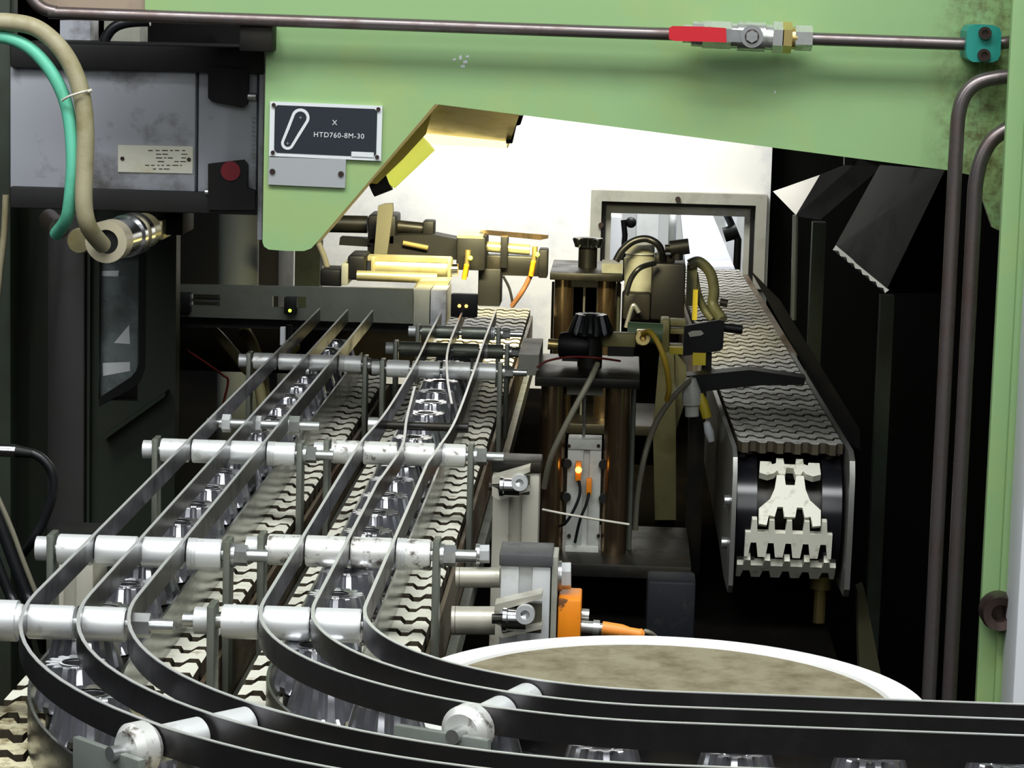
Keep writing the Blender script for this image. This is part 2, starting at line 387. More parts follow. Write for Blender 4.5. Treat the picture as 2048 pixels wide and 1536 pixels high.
for q in (pc0, pc1):
    b.box(q + V((0, -0.0008, 0)), (0.003, 0.0004, 0.0004)).box(q + V((0, -0.0008, 0)), (0.0004, 0.0004, 0.003))
b.build('centre_mark', 'plate_blank', sface)
def text(body, p, size, ux, parent, name, m, depth=0.0003):
    cu = bpy.data.curves.new(name, 'FONT'); cu.body = body; cu.size = size; cu.extrude = depth; cu.align_x = 'CENTER'; cu.align_y = 'CENTER'
    cu.space_character = 1.12
    to = bpy.data.objects.new(name + '_tmp', cu); COL.objects.link(to)
    me = bpy.data.meshes.new_from_object(to.evaluated_get(bpy.context.evaluated_depsgraph_get()))
    bpy.data.objects.remove(to)
    ux = V(ux).normalized(); uz = V((-ux.z, 0, ux.x)); fwd = ux.cross(uz)
    R = Matrix((ux, uz, fwd)).transposed()
    root = parent; off = V((0, 0, 0))
    while root: off += root.location; root = root.parent
    me.transform(Matrix.Translation(V(p) - off) @ R.to_4x4())
    me.materials.clear(); me.materials.append(MATS[m])
    o = bpy.data.objects.new(name, me); COL.objects.link(o); o.parent = parent; return o
ux = c2 - c1
text('HTD760-8M-30', lerp(.62, .57) + V((0, -0.0009, 0)), 0.0072, ux, sface, 'lettering', 'sign_text')
text('X', lerp(.58, .34) + V((0, -0.0009, 0)), 0.0072, ux, sface, 'lettering', 'sign_text')
B().prism([lerp(u, v) + V((0, -0.001, 0)) for u, v in [(.735, .85), (.935, .85), (.935, .94), (.735, .94)]], (0, 0.0006, 0)).build('blank_field', 'sign_white', sface)
s = thing('blank_plate', 'plain grey metal plate riveted under the black sign', 'plate', at(615, 375, SY))
B().prism([at(538, 314, SY), at(692, 319, SY), at(690, 376, SY), at(536, 369, SY)], (0, 0.0038, 0)).build('plate', 'plate_blank', s)
for x, y in ((545, 343), (682, 348)):
    p = at(x, y, SY); B().cyl(p + V((0, -0.002, 0)), p, 0.0027, 12, 0.0031).build('rivet', 'bolt_dark', s)

# top pipe with ball valve
PY_ = 2.668
pl = [at(55, -30, PY_), at(66, -2, PY_), at(85, 16, PY_), at(112, 24, PY_), at(150, 27, PY_), at(700, 46, PY_), at(1180, 63, PY_), at(1370, 69, PY_)]
tag(B().tube(pl, 0.0064, 14).build('pipe', 'pipe_steel'), 'thin steel pipe running along the green beam from its bend to the valve', 'pipe')
pl = [at(1600, 77, PY_), at(1930, 88, PY_), at(1985, 88, PY_), at(2020, 84, PY_), at(2050, 78, PY_ + .02)]
tag(B().tube(pl, 0.0064, 14).build('pipe', 'pipe_steel'), 'short steel pipe between the ball valve and the teal clamp', 'pipe')
v = thing('ball_valve', 'nickel ball valve with a red lever on the top pipe', 'valve', at(1500, 100, PY_))
def px(x, y, dy=0.0): return at(x, y, PY_ + dy)
B().cyl(px(1462, 71), px(1548, 75), 0.0125, 24).cyl(px(1475, 72), px(1530, 74), 0.0145, 24).build('body', 'nickel', v)
nut(B(), px(1545, 74.5), px(1566, 75.5), 0.0155).build('hex_end', 'nickel', v)
nut(B(), px(1405, 69), px(1462, 71), 0.0135).build('hex_end', 'nickel', v)
B().cyl(px(1384, 67), px(1406, 69), 0.0125, 20).cyl(px(1366, 67), px(1385, 68), 0.009, 20).build('ferrule', 'nickel', v)
nut(B(), px(1564, 75), px(1583, 76), 0.0155).cyl(px(1582, 76), px(1594, 76.5), 0.011, 18).build('union_nut', 'brass', v)
nut(B(), px(1590, 76), px(1624, 77), 0.0125).build('compression_nut', 'nickel', v)
B().cyl(px(1504, 73, -.034), px(1504, 73, -.005), 0.007, 16).build('stem', 'bolt_dark', v)
nut(B(), px(1504, 73, -.038), px(1504, 73, -.03), 0.0062).build('stem_nut', 'zinc', v)
B().ring(px(1504, 73, -.033), px(1504, 73, -.026), 0.011, 0.006).build('packing_ring', 'zinc', v)
lp = [(1338, 56), (1345, 52), (1400, 53), (1452, 56), (1453, 85), (1400, 83), (1350, 82), (1338, 78)]
lv = B().prism([px(x, y, -.033) for x, y in lp], (0, 0.005, 0)).build('lever', 'red_paint', v)
B().prism([px(x, y, -.031) for x, y in [(1448, 58), (1520, 62), (1520, 86), (1448, 83)]], (0, 0.003, 0)).build('lever_tang', 'zinc', lv)
# teal clamp
c = thing('pipe_clamp', 'teal plastic pipe clamp with two dark bolts at the beam end', 'clamp', at(1967, 125, PY_))
cp = [(1934, 62), (1940, 52), (1952, 49), (1985, 50), (1999, 55), (2003, 66), (2001, 108), (1996, 120), (1984, 125), (1946, 124), (1935, 117), (1932, 106)]
B().prism([at(x, y, 2.648) for x, y in cp], (0, 0.05, 0)).build('block', 'teal_plastic', c)
for x, y in ((1969, 66), (1967, 110)):
    p = at(x, y, 2.648)
    bo = B().ring(p + V((0, -0.006, 0)), p, 0.0062, 0.0032, 20).cyl(p + V((0, -0.003, 0)), p, 0.0033, 6).build('bolt', 'bolt_dark', c)
# right-hand drop pipes
def vpipe(pts, r, lab, Y=2.62):
    tag(B().tube([at(x, y, Y) for x, y in pts], r, 14).build('drop_pipe', 'pipe_steel'), lab, 'pipe', )
p0 = at(1912, 300, 2.62); p1 = V((p0.x, p0.y, 0.35))
b = B().tube([at(2030, 152, 2.62), at(1990, 156, 2.62), at(1955, 166, 2.62), at(1930, 190, 2.62), at(1917, 230, 2.62), p0, p0 - Z * .03, p0 - Z * .08, p0 - Z * .2, p0 - Z * .45, p1], 0.0073, 14)
tag(b.build('drop_pipe', 'pipe_steel'), 'steel pipe bending out of the post higher and running down on the left', 'pipe')
p0 = at(1948, 420, 2.62); p1 = V((p0.x, p0.y, 0.35))
b = B().tube([at(2030, 256, 2.62), at(2008, 262, 2.62), at(1980, 285, 2.62), at(1960, 325, 2.62), at(1951, 370, 2.62), p0, p0 - Z * .03, p0 - Z * .08, p0 - Z * .2, p0 - Z * .45, p1], 0.0076, 14)
tag(b.build('drop_pipe', 'pipe_steel'), 'steel pipe bending out of the post lower and running down on the right', 'pipe')
# right post
pt = thing('frame_post', 'green painted machine post at the right edge beside the drop pipes', 'post', (0.45, 2.6, 0))
pxx = at(2018, 150, 2.55).x
B().bb((pxx, 2.55, 0), (0.62, 2.562, 2.3), 0.002).build('front_flange', 'green_paint', pt)
B().bb((pxx + .04, 2.562, 0), (0.62, 2.72, 2.3)).build('web', 'green_grimy', pt)
B().bb((pxx + .016, 2.54, 0), (0.62, 2.55, 2.3), 0.001).build('cover_strip', 'green_paint', pt)
p = at(1995, 1218, 2.54)
kn = B().lathe([(0.0, -.004), (0.0075, -.004), (0.0085, -.02), (0.0165, -.022), (0.0185, -.016), (0.0185, 0.0), (0, 0)], p, (0, 1, 0), 28)
tag(kn.build('socket_knob', 'bolt_dark'), 'dark round socket knob low on the green post', 'knob')
tag(B().bb((at(2012, 1390, 2.5).x, 2.46, 0), (0.62, 2.535, 2.3), 0.004).build('white_cabinet', 'white_panel'), 'white cabinet panel at the right edge in front of the green post', 'cabinet')

# ------------------------------------------------------------------ lanes
CTR = V((0.036, 1.753)); XM, XL = -0.199, -0.354
LANES = {'inner': XM, 'outer': XL}
ZC = 0.9
PITCH = 0.0395
def lane_pt(off_x, s):
    """point and heading on the path at lateral position X=off_x; s measured from the start of the bend (negative: straight part)"""
    R = CTR.x - off_x
    if s <= 0: return V((off_x, CTR.y - s)), V((0, -1))
    if s < R * math.pi / 2:
        a = s / R; return CTR + V((-R * math.cos(a), -R * math.sin(a))), V((math.sin(a), -math.cos(a)))
    e = s - R * math.pi / 2; return V((CTR.x + e, CTR.y - R)), V((1, 0))
def lane_path(off_x, y_far, x_end, a_end=None, y_near=None):
    R = CTR.x - off_x; pts = [(off_x, y_far), (off_x, (y_far + CTR.y) / 2)]
    if y_near is not None: return pts[:1] + [(off_x, y_near)]
    pts.append((off_x, CTR.y)); n = 28; amax = math.pi / 2 if a_end is None else a_end
    for k in range(1, n + 1):
        a = amax * k / n; pts.append((CTR.x - R * math.cos(a), CTR.y - R * math.sin(a)))
    if a_end is None: pts += [(CTR.x + (x_end - CTR.x) * f, CTR.y - R) for f in (.33, .66, 1)]
    return pts
def wave_link(wd, pitch, gap, th, amp, per, lip=0.0):
    bm = bmesh.new(); n = max(2, round(wd / per)); ys = []
    xs = []; hs = []
    st = wd / n
    for k in range(n):
        x0 = -wd / 2 + k * st
        for fx, h in ((0.0, -1), (.30, -1), (.46, 1), (.80, 1)):
            xs.append(x0 + fx * st); hs.append(h)
    xs.append(wd / 2); hs.append(-1)
    U = [bm.verts.new((x, pitch / 2 - gap / 2 + amp * h, 0)) for x, h in zip(xs, hs)]
    D = [bm.verts.new((x, -pitch / 2 + gap / 2 + amp * h, 0)) for x, h in zip(xs, hs)]
    U2 = [bm.verts.new(v.co - V((0, 0, th))) for v in U]; D2 = [bm.verts.new(v.co - V((0, 0, th))) for v in D]
    for k in range(len(U) - 1):
        bm.faces.new((U[k], D[k], D[k + 1], U[k + 1])); bm.faces.new((U[k], U[k + 1], U2[k + 1], U2[k])); bm.faces.new((D[k + 1], D[k], D2[k], D2[k + 1]))
    bm.faces.new((U[0], U2[0], D2[0], D[0])); bm.faces.new((U[-1], D[-1], D2[-1], U2[-1]))
    bmesh.ops.recalc_face_normals(bm, faces=bm.faces[:]); bm.normal_update()
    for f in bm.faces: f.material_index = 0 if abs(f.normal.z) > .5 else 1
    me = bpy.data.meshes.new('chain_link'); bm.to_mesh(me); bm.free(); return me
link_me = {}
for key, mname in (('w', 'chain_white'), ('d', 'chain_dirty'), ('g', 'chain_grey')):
    link_me[key] = wave_link(0.117, PITCH if key != 'g' else .042, 0.0125, 0.012, 0.0062, 0.0205); link_me[key].materials.append(MATS[mname]); link_me[key].materials.append(MATS['chain_gap_shade'])
def put_link(me, root, p, h, z, tilt=0.0):
    o = bpy.data.objects.new('chain_link', me); COL.objects.link(o); o.parent = root
    o.location = V((p.x, p.y, z)) - root.location; o.rotation_euler = (random.uniform(-.015, .015), random.uniform(-.01, .01), math.atan2(h.y, h.x) + math.pi / 2)
    return o
XEND = 0.75
for nm, xc in LANES.items():
    cv = thing('chain_conveyor', 'inner bending slat chain conveyor nearest the round turn disc' if nm == 'inner' else 'outer bending slat chain conveyor on the left side', 'conveyor', (xc, 2.8, 0))
    L0 = -(4.15 - CTR.y) if nm == 'inner' else -(3.36 - CTR.y)
    sarc = (CTR.x - xc) * math.pi / 2; s_end = sarc + XEND - CTR.x; s = L0; k = 0
    while s < s_end:
        p, h = lane_pt(xc, s)
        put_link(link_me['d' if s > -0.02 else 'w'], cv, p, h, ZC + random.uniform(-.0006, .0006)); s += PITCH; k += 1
    yf = CTR.y - L0
    for sgn in (1, -1):
        B().ribbon(lane_path(xc + sgn * 0.0612, yf, XEND), 0.0036, 0.80, 0.890).build('side_frame', 'frame_rusty', cv)
        B().ribbon(lane_path(xc + sgn * 0.0680, yf, XEND), 0.008, 0.825, 0.845).build('wear_strip', 'steel_bar', cv)
    B().ribbon(lane_path(xc, yf, XEND), 0.116, 0.82, 0.84).build('slide_bed', 'bed_black', cv)
    # polished side guides
    B().ribbon(lane_path(xc + 0.0292, 3.34, XEND), 0.002, 0.9005, 0.934).build('guide_plate', 'plate_steel', cv)
    B().ribbon(lane_path(xc - 0.0292, 3.34, XEND, a_end=math.radians(41 if nm == 'outer' else 57)), 0.002, 0.9005, 0.934).build('guide_plate', 'plate_steel', cv)
    R_in = CTR.x - xc - .0292; g_ = [(CTR.x - R_in * math.cos(a), CTR.y - R_in * math.sin(a) + .0022) for a in [math.radians(62 + 4 * k) for k in range(8)]] + [(XEND * .5, CTR.y - R_in + .0022), (XEND, CTR.y - R_in + .0022)]
    B().ribbon(g_, 0.002, 0.9005, 0.949).build('guide_plate', 'strip_steel', cv)
    for yy in (2.05, 3.2):
        B().bb((xc - .05, yy, 0.68 if yy > 2.0 else 0), (xc + .05, yy + .04, 0.825)).build('leg', 'black_steel', cv)

# turn disc
td = thing('turn_disc', 'large round turn disc with white rim and stained brown top', 'disc', (CTR.x, CTR.y, 0))
zt = 0.92; R_ = 0.182
B().lathe([(0, zt - .001), (R_ - .027, zt - .001), (R_ - .026, zt - .004)], (CTR.x, CTR.y, 0), (0, 0, 1), 96).build('top_face', 'disc_top', td)
B().lathe([(R_ - .026, zt - .004), (R_ - .024, zt), (R_ - .003, zt), (R_, zt - .003), (R_, zt - .014), (R_ - .027, zt - .0155), (0, zt - .0155)], (CTR.x, CTR.y, 0), (0, 0, 1), 96).build('rim', 'disc_rim', td)
B().cyl((CTR.x, CTR.y, 0), (CTR.x, CTR.y, zt - .0155), 0.05, 24).build('shaft', 'black_steel', td)

# guide strips
def strip(pts, lab, z0=0.9615, z1=0.9785):
    o = thing('guide_strip', lab, 'strip', (pts[0][0], pts[0][1], z0), 'spring steel guide strips over the gears')
    B().ribbon(pts, 0.0022, z0, z1 - .0006).build('strip', 'strip_steel', o)
    B().ribbon(pts, 0.0024, z1 - .0006, z1).build('top_edge', 'strip_edge', o)
def smooth2(p): return [(q.x, q.y) for q in catmull([V((a, b, 0)) for a, b in p], 6)[0]]
for off, w_ in ((-.0345, 'left'), (0, 'middle'), (.0345, 'right')):
    strip(lane_path(XL + off + (.002 if off == 0 else 0), 3.42, XEND), w_ + ' spring steel strip over the gears of the outer lane')
lp_ = lane_path(XM - .0345, 2.35, XEND)
strip(smooth2([(-.231, 3.42), (-.229, 3.2), (-.2255, 2.95), (-.226, 2.6), (-.2325, 2.42)]) + lp_, 'left spring steel strip over the gears of the inner lane')
lp_ = lane_path(XM, 2.2, XEND)
strip(smooth2([(-.212, 2.76), (-.203, 2.55), (-.194, 2.39), (-.197, 2.25)]) + lp_, 'near middle strip of the inner lane, ending by the thin black rod')
strip(smooth2([(-.207, 3.6), (-.205, 3.5), (-.199, 3.1), (-.185, 2.86), (-.166, 2.65)]), 'far middle strip of the inner lane, bowed to the right')
lp_ = lane_path(XM + .0345, 2.3, XEND)
strip(smooth2([(-.162, 3.46), (-.16, 3.1), (-.158, 2.93), (-.1555, 2.55), (-.161, 2.38)]) + lp_, 'right spring steel strip over the gears of the inner lane')

# spacer rods
def rod(P0, ux, offs, rad, label, m='aluminium', lb=None, rb=None, left_tip=0.01, right_tip=0.03, bz=0.862, collar=True):
    """offs: sleeve boundaries along ux from P0; lb / rb: bracket positions"""
    ux = V(ux).normalized(); P0 = V(P0)
    r = thing('spacer_rod', label, 'rod', P0, 'spacer rods across the gear lanes')
    q = lambda t: P0 + ux * t
    lo = min(offs[0], lb if lb is not None else 9); hi = max(offs[-1], rb if rb is not None else -9)
    B().cyl(q(lo - left_tip), q(hi + right_tip), rad * 0.42, 14).build('core', 'zinc', r)
    for i, (a, b_) in enumerate(zip(offs, offs[1:])):
        s_ = B().cyl(q(a + .0017), q(b_ - .0017), rad, 28)
        es = [e for e in s_.bm.edges if len(e.link_faces) == 2 and any(len(f.verts) > 4 for f in e.link_faces)]
        bmesh.ops.bevel(s_.bm, geom=es, offset=rad * .07, segments=2, affect='EDGES')
        s_.build('sleeve', m, r)
    if collar:
        b = B()
        for k in range(3): b.cyl(q(offs[-2] + .002 + k * .0024), q(offs[-2] + .0038 + k * .0024), rad * 1.035, 28)
        b.build('collar', 'aluminium_clean', r)
    for bpos, sg in ((lb, -1), (rb, 1)):
        if bpos is None: continue
        B().bb((q(bpos).x - .0026, P0.y - .011, bz), (q(bpos).x + .0026, P0.y + .011, P0.z + rad * 1.08), 0.0008).build('bracket', 'steel_bar', r)
        if sg > 0:
            B().cyl(q(bpos + .0026), q(bpos + .0055), rad * .78, 20).build('washer', 'zinc', r)
            nut(B(), q(bpos + .0055), q(bpos + .0145), rad * .7).build('nut', 'zinc', r)
        else:
            B().cyl(q(bpos - .012), q(bpos - .0026), rad * .8, 20).build('bolt_head', 'aluminium_clean', r)
    return r
ZR = 0.9655
def lane_rod(xc, Y, rad, lab, m='aluminium', left=-.0634, right=.0634, **k):
    return rod((xc, Y, ZR), (1, 0, 0), [left, -.0345, 0.0, .0345, right], rad, lab, m, left - .003, right + .003, **k)
# first rods, in front of the bend
rod((XL, 1.722, ZR), (1, 0, 0), [-.13, -.052, -.0345, 0, .0345], .0115, 'bright rod at the left edge over the outer lane, nearest the camera', 'aluminium', None, None, 0.01, 0.03, collar=False)
r0_ = bpy.data.objects['spacer_rod']; nut(B(), (XL + .037, 1.722, ZR), (XL + .049, 1.722, ZR), .0085).build('nut', 'zinc', r0_)
B().cyl((XL - .0545, 1.722, ZR), (XL - .0400, 1.722, ZR), .0138, 28).build('collar', 'aluminium', r0_)
rr = rod((XM, 1.742, ZR), (1, 0, 0), [-.0625, -.0345, 0, .0345], .0115, 'bright rod over the inner lane, nearest the camera', 'aluminium', -.0675, None, 0.02, 0.004, collar=False)
lane_rod(XL, 1.953, .0116, 'bright rod over the outer lane, second from the camera', 'aluminium')
lane_rod(XM, 1.978, .0118, 'rust spotted rod over the inner lane, second from the camera', 'aluminium_pitted')
lane_rod(XL, 2.398, .0108, 'bright rod over the outer lane, third from the camera', 'aluminium')
lane_rod(XM, 2.419, .0108, 'black pitted rod over the inner lane, third from the camera', 'aluminium_pitted')
lane_rod(XL, 3.005, .0095, 'farther dull rod over the outer lane, fourth of the thick ones', 'aluminium')
lane_rod(XM, 2.978, .0098, 'dull grey rod over the inner lane, fourth from the camera', 'aluminium')
lane_rod(XM, 3.15, .0088, 'dark shaded rod over the inner lane, fifth from the camera', 'steel_bar')
lane_rod(XM, 3.318, .0082, 'farthest dark rod over the inner lane, beside the yellow-lit chain', 'steel_bar', left=-.05, right=.045)
# thin bolt rods
r = thing('bolt_rod', 'thin threaded bolt with nuts across the outer lane', 'bolt', (XL, 2.56, ZR), None)
B().cyl((XL - .045, 2.56, ZR), (XL + .065, 2.56, ZR), .0045, 14).build('threaded_shank', 'zinc', r)
for x_, rd in ((-.026, .009), (.004, .0085)): nut(B(), (XL + x_ - .004, 2.56, ZR), (XL + x_ + .004, 2.56, ZR), rd).build('nut', 'aluminium_clean', r)
B().cyl((XL + .03, 2.56, ZR), (XL + .036, 2.56, ZR), .0105, 18).build('washer', 'zinc', r)
nut(B(), (XL + .036, 2.56, ZR), (XL + .046, 2.56, ZR), .0095).build('nut', 'zinc', r)
r = thing('thin_rod', 'thin black rod across the inner lane between bright thick rods', 'rod', (XM, 2.58, ZR))
B().cyl((XM - .034, 2.58, ZR), (XM + .048, 2.58, ZR), .0042, 16).build('rod', 'black_steel', r)
B().cyl((XM - .044, 2.58, ZR), (XM - .034, 2.58, ZR), .0075, 16).build('end_cap', 'zinc', r)
B().cyl((XM + .036, 2.58, ZR), (XM + .054, 2.58, ZR), .0052, 16).build('sleeve', 'black_steel', r)
# radial rods in the bend
def radial(xc, ang, lab, mm):
    a = math.radians(ang); ui = V((math.sin(a), math.cos(a), 0)); R0 = CTR.x - xc    # towards the centre
    P0 = V((CTR.x, CTR.y, 0)) - ui * R0; P0.z = ZR
    tg = V((ui.y, -ui.x, 0))
    if tg.x < 0: tg = -tg
    r = rod(P0, ui, [-.0345, 0, .0345], .0105, lab, mm, None, None, .03, .012, collar=False)
    q = lambda t: P0 + ui * t
    B().lathe([(0, 0), (.011, 0), (.015, .004), (.015, .013), (.012, .017), (0, .017)], q(-.0535), ui, 28).build('end_collar', 'aluminium_pitted', r)
    # clamp plate running back along the outer guide
    R3 = Matrix((tg, ui, Z)).transposed()
    c = q(-.058) - tg * .010 + V((0, 0, -.022))
    B().box(c, (.062, .005, .045), R3, .001).build('clamp_plate', 'plate_clamp', r)
    cb = c - ui * .0025 - tg * .004 + V((0, 0, -.006))
    B().cyl(cb, cb - ui * .006, .0115, 20).build('washer', 'zinc', r)
    nut(B(), cb - ui * .006, cb - ui * .014, .0085).build('nut', 'zinc', r)
    return r
radial(XL, 43, 'slanted bright rod in the bend of the outer lane, bottom left', 'aluminium')
radial(XM, 24.5, 'slanted rod in the bend of the inner lane beside the disc', 'aluminium')

# ------------------------------------------------------------------ gears
def gear_mesh():
    n = 14; bm = bmesh.new(); PR = ((0.0, 1), (.40, 1), (.60, 0), (.80, 0))
    def rowv(R, z, dep):
        out = []
        for k in range(n):
            for ph, hi in PR:
                r_ = R - dep * (1 - hi); a = 2 * math.pi * (k + ph) / n
                out.append(bm.verts.new((r_ * math.cos(a), r_ * math.sin(a), z)))
        return out
    rows = [rowv(.020, .024, 0), rowv(.0252, .024, .0), rowv(.0268, .0285, .0066), rowv(.0236, .040, .0060), rowv(.0202, .0520, .0050), rowv(.0194, .0532, .0030), rowv(.0092, .0526, 0)]
    N_ = len(rows[0])
    for A, C_ in zip(rows, rows[1:]):
        for k in range(N_): bm.faces.new((A[k], A[(k + 1) % N_], C_[(k + 1) % N_], C_[k]))
    bmesh.ops.recalc_face_normals(bm, faces=bm.faces[:])
    me = bpy.data.meshes.new('toothed_cone'); bm.to_mesh(me); bm.free(); me.materials.append(MATS['gear_steel'])
    me.shade_smooth(); me.set_sharp_from_angle(angle=math.radians(24)); return me
gear_me = gear_mesh()
hb_ = B().lathe([(.0, 0), (.019, 0), (.0195, .002), (.0195, .0205)], (0, 0, 0), (0, 0, 1), 32); tmp = hb_.build('hub', 'gear_steel', None, origin=(0, 0, 0)); hub_me = tmp.data; bpy.data.objects.remove(tmp)
hb_ = B().lathe([(.0093, .0526), (.0088, .0520), (.0088, .041), (0, .041)], (0, 0, 0), (0, 0, 1), 32); tmp = hb_.build('bore', 'bore_steel', None, origin=(0, 0, 0)); bore_me = tmp.data; bpy.data.objects.remove(tmp)
tmp_ring = B().lathe([(.0091, .0526), (.0091, .0534), (.0108, .0534), (.0110, .0526)], (0, 0, 0), (0, 0, 1), 32).build('face_ring', 'chrome', None, origin=(0, 0, 0)); ring_me = tmp_ring.data; bpy.data.objects.remove(tmp_ring)
for nm, xc in LANES.items():
    # positions from the outgoing stretch back to the far end
    s_ = ((CTR.x - xc) * math.pi / 2 + 0.195) if nm == 'inner' else (CTR.x - xc) * math.radians(36); end = -(3.3 - CTR.y); pos = []
    while s_ > end: pos.append(s_); s_ -= 0.0775
    for i, s_ in enumerate(pos):
        p, h = lane_pt(xc, s_)
        lab = f'conical steel gear, {ORD[i]} gear counted from the near end of the {nm} lane'
        g = thing('conical_gear', lab, 'gear', (p.x + random.uniform(-.0008, .0008), p.y, ZC + .0008), f'conical gears riding on the {nm} lane')
        g.rotation_euler = (0, 0, random.uniform(0, 6.28))
        for n_, me in (('toothed_cone', gear_me), ('hub', hub_me), ('bore', bore_me), ('face_ring', ring_me)):
            o = bpy.data.objects.new(n_, me); COL.objects.link(o); o.parent = g

# ------------------------------------------------------------------ right-hand conveyor
def rcx(Y): return 0.1955 - 0.02 * (Y - 2.94)
rc = thing('chain_conveyor', 'straight slat chain conveyor on the right with open drive end', 'conveyor', (0.1955, 3.0, 0))
hd = V((-0.02, 1)).normalized(); yy = 2.965; k = 0
while yy < 4.86:
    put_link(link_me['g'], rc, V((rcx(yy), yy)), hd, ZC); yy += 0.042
def rplate(off, name, thick, poly, m):
    B().prism([V((rcx(y) + off, y, z)) for y, z in poly], (thick, 0, 0)).build(name, m, rc)
mat('plate_brushed', hx(150, 150, 146), 0.36, 0.7, hx(120, 118, 110), 18, 0.6, stretch=(1, .3, 1))
side_poly = [(2.9, .80), (2.9, .872), (2.908, .889), (2.93, .897), (3.75, .897), (3.75, .80), (3.10, .75), (3.0, .735), (2.915, .735), (2.905, .745)]
rplate(-.0665, 'side_plate', .005, side_poly, 'plate_brushed'); rplate(.0615, 'side_plate', .006, side_poly, 'plate_brushed')
far_poly = [(3.76, .80), (3.76, .893), (4.86, .893), (4.86, .80)]
rplate(-.0665, 'side_frame', .005, far_poly, 'frame_rusty'); rplate(.0615, 'side_frame', .012, far_poly, 'frame_rusty')
B().prism([V((rcx(y) - .05, y, z)) for y, z in [(3.1, .82), (3.1, .85), (4.86, .85), (4.86, .82)]], (.1, 0, 0)).build('slide_bed', 'bed_black', rc)
for yy in (3.3, 4.5): B().bb((rcx(yy) - .045, yy, .68), (rcx(yy) + .045, yy + .05, .82)).build('leg', 'black_steel', rc)
AX = V((rcx(2.985), 2.985, .815)); RD = .068
for a, b_ in ((-.058, -.036), (.036, .058)):
    B().cyl(AX + X * a, AX + X * b_, RD, 48).build('drive_wheel', 'black_wheel', rc)
B().cyl(AX - X * .036, AX + X * .036, .05, 36).build('sprocket', 'black_steel', rc)
for y_, z_ in ((2.935, .835), (2.96, .782)):
    p = V((rcx(y_) - .0665, y_, z_)); B().cyl(p - X * .006, p, .0065, 16).build('bolt', 'zinc', rc)
def head_link(half, ang, name='drive_link', th=.009, sym=True, rr=.074):
    a = math.radians(ang); c = AX + V((0, -math.sin(a) * rr, math.cos(a) * rr))
    v = V((0, math.cos(a), math.sin(a)))   # towards the top of the link
    n = V((0, -math.sin(a), math.cos(a)))
    pts = half + [(-x_, y_) for x_, y_ in half[::-1] if x_ > 0] if sym else half
    pk = 0.00055
    B().prism([c + X * x_ * pk + v * y_ * pk for x_, y_ in pts], n * -th).build(name, 'chain_white', rc)
head_link([(0, 6), (11, 6), (13, 22), (27, 22), (28, 8), (36, 4), (38, 12), (60, 12), (62, -20), (46, -26), (32, -20), (26, -12), (22, -22), (10, -22), (7, -4), (0, -4)], 36)
head_link([(0, 24), (9, 24), (12, 44), (27, 44), (31, 16), (40, -6), (62, -26), (62, -58), (46, -60), (42, -40), (30, -42), (25, -22), (14, -22), (11, -42), (0, -42)], 66)
def comb(n, w_, up, dn, body):
    pts = []; st = w_ / n
    for k in range(n):
        x0 = -w_ / 2 + k * st
        pts += [(x0, body), (x0 + .3 * st, body), (x0 + .36 * st, up), (x0 + .64 * st, up), (x0 + .7 * st, body)]
    pts.append((w_ / 2, body))
    for k in range(n):
        x0 = w_ / 2 - k * st
        pts += [(x0, -dn), (x0 - .22 * st, -dn), (x0 - .34 * st, -body * .6), (x0 - .66 * st, -body * .6), (x0 - .78 * st, -dn)]
    pts.append((-w_ / 2, -dn))
    return pts
head_link(comb(5, 175, 42, 40, 14), 104, sym=False); head_link(comb(5, 200, 36, 36, 14), 140, sym=False)
p = at(1640, 1190, 3.02)
tag(B().cyl((p.x, 3.02, .72), (p.x, 3.02, .735), .012, 16).cyl((p.x, 3.02, .68), (p.x, 3.02, .72), .007, 12).build('brass_fitting', 'brass'), 'brass fitting standing under the right conveyor end', 'fitting')

# slide behind the conveyor, through the hatch
ch = thing('slide_chute', 'smooth white slide carrying on behind the right conveyor through the hatch', 'chute', (.155, 5.6, 0))
B().prism([V((.118, 4.88, .9)), V((.208, 4.88, .9)), V((.200, 6.9, .905)), V((.14, 6.9, .905))], (0, 0, -.012)).build('slide_plate', 'chute_white', ch)
B().bb((.14, 6.0, 0), (.2, 6.1, .89)).build('leg', 'far_grey', ch)
B().tube([V((.10, 5.35, .88)), V((.10, 5.35, .955)), V((.108, 5.7, .985)), V((.112, 6.3, .985)), V((.115, 6.7, .95))], .008, 10).build('side_rail', 'far_grey', ch)
hf = thing('hatch_frame', 'grey rectangular hatch frame in the white back wall', 'frame', (0.1, 4.95, .86))
b = B(); a_, c_ = V((hl, 4.93, hb)), V((hr_, 4.95, ht))
def frame(y0, y1, x0, x1, z1, wd, nm, m):
    B().bb((x0, y0, z1 - wd), (x1, y1, z1)).bb((x0, y0, hb), (x0 + wd, y1, z1 - wd)).bb((x1 - wd, y0, hb), (x1, y1, z1 - wd)).build(nm, m, hf)
frame(4.925, 4.95, hl - .002, hr_ + .002, ht + .002, .02, 'outer_frame', 'frame_grey')
frame(4.962, 4.985, hl + .016, hr_ - .016, ht - .022, .02, 'inner_frame', 'frame_grey')
frame(4.95, 4.962, hl + .012, hr_ - .012, ht - .012, .014, 'seal', 'black_plastic')
for x_, z_ in ((hl + .018, .97), (.10, ht - .01)): B().cyl((x_, 4.92, z_), (x_, 4.926, z_), .005, 12).build('screw', 'bolt_dark', hf)
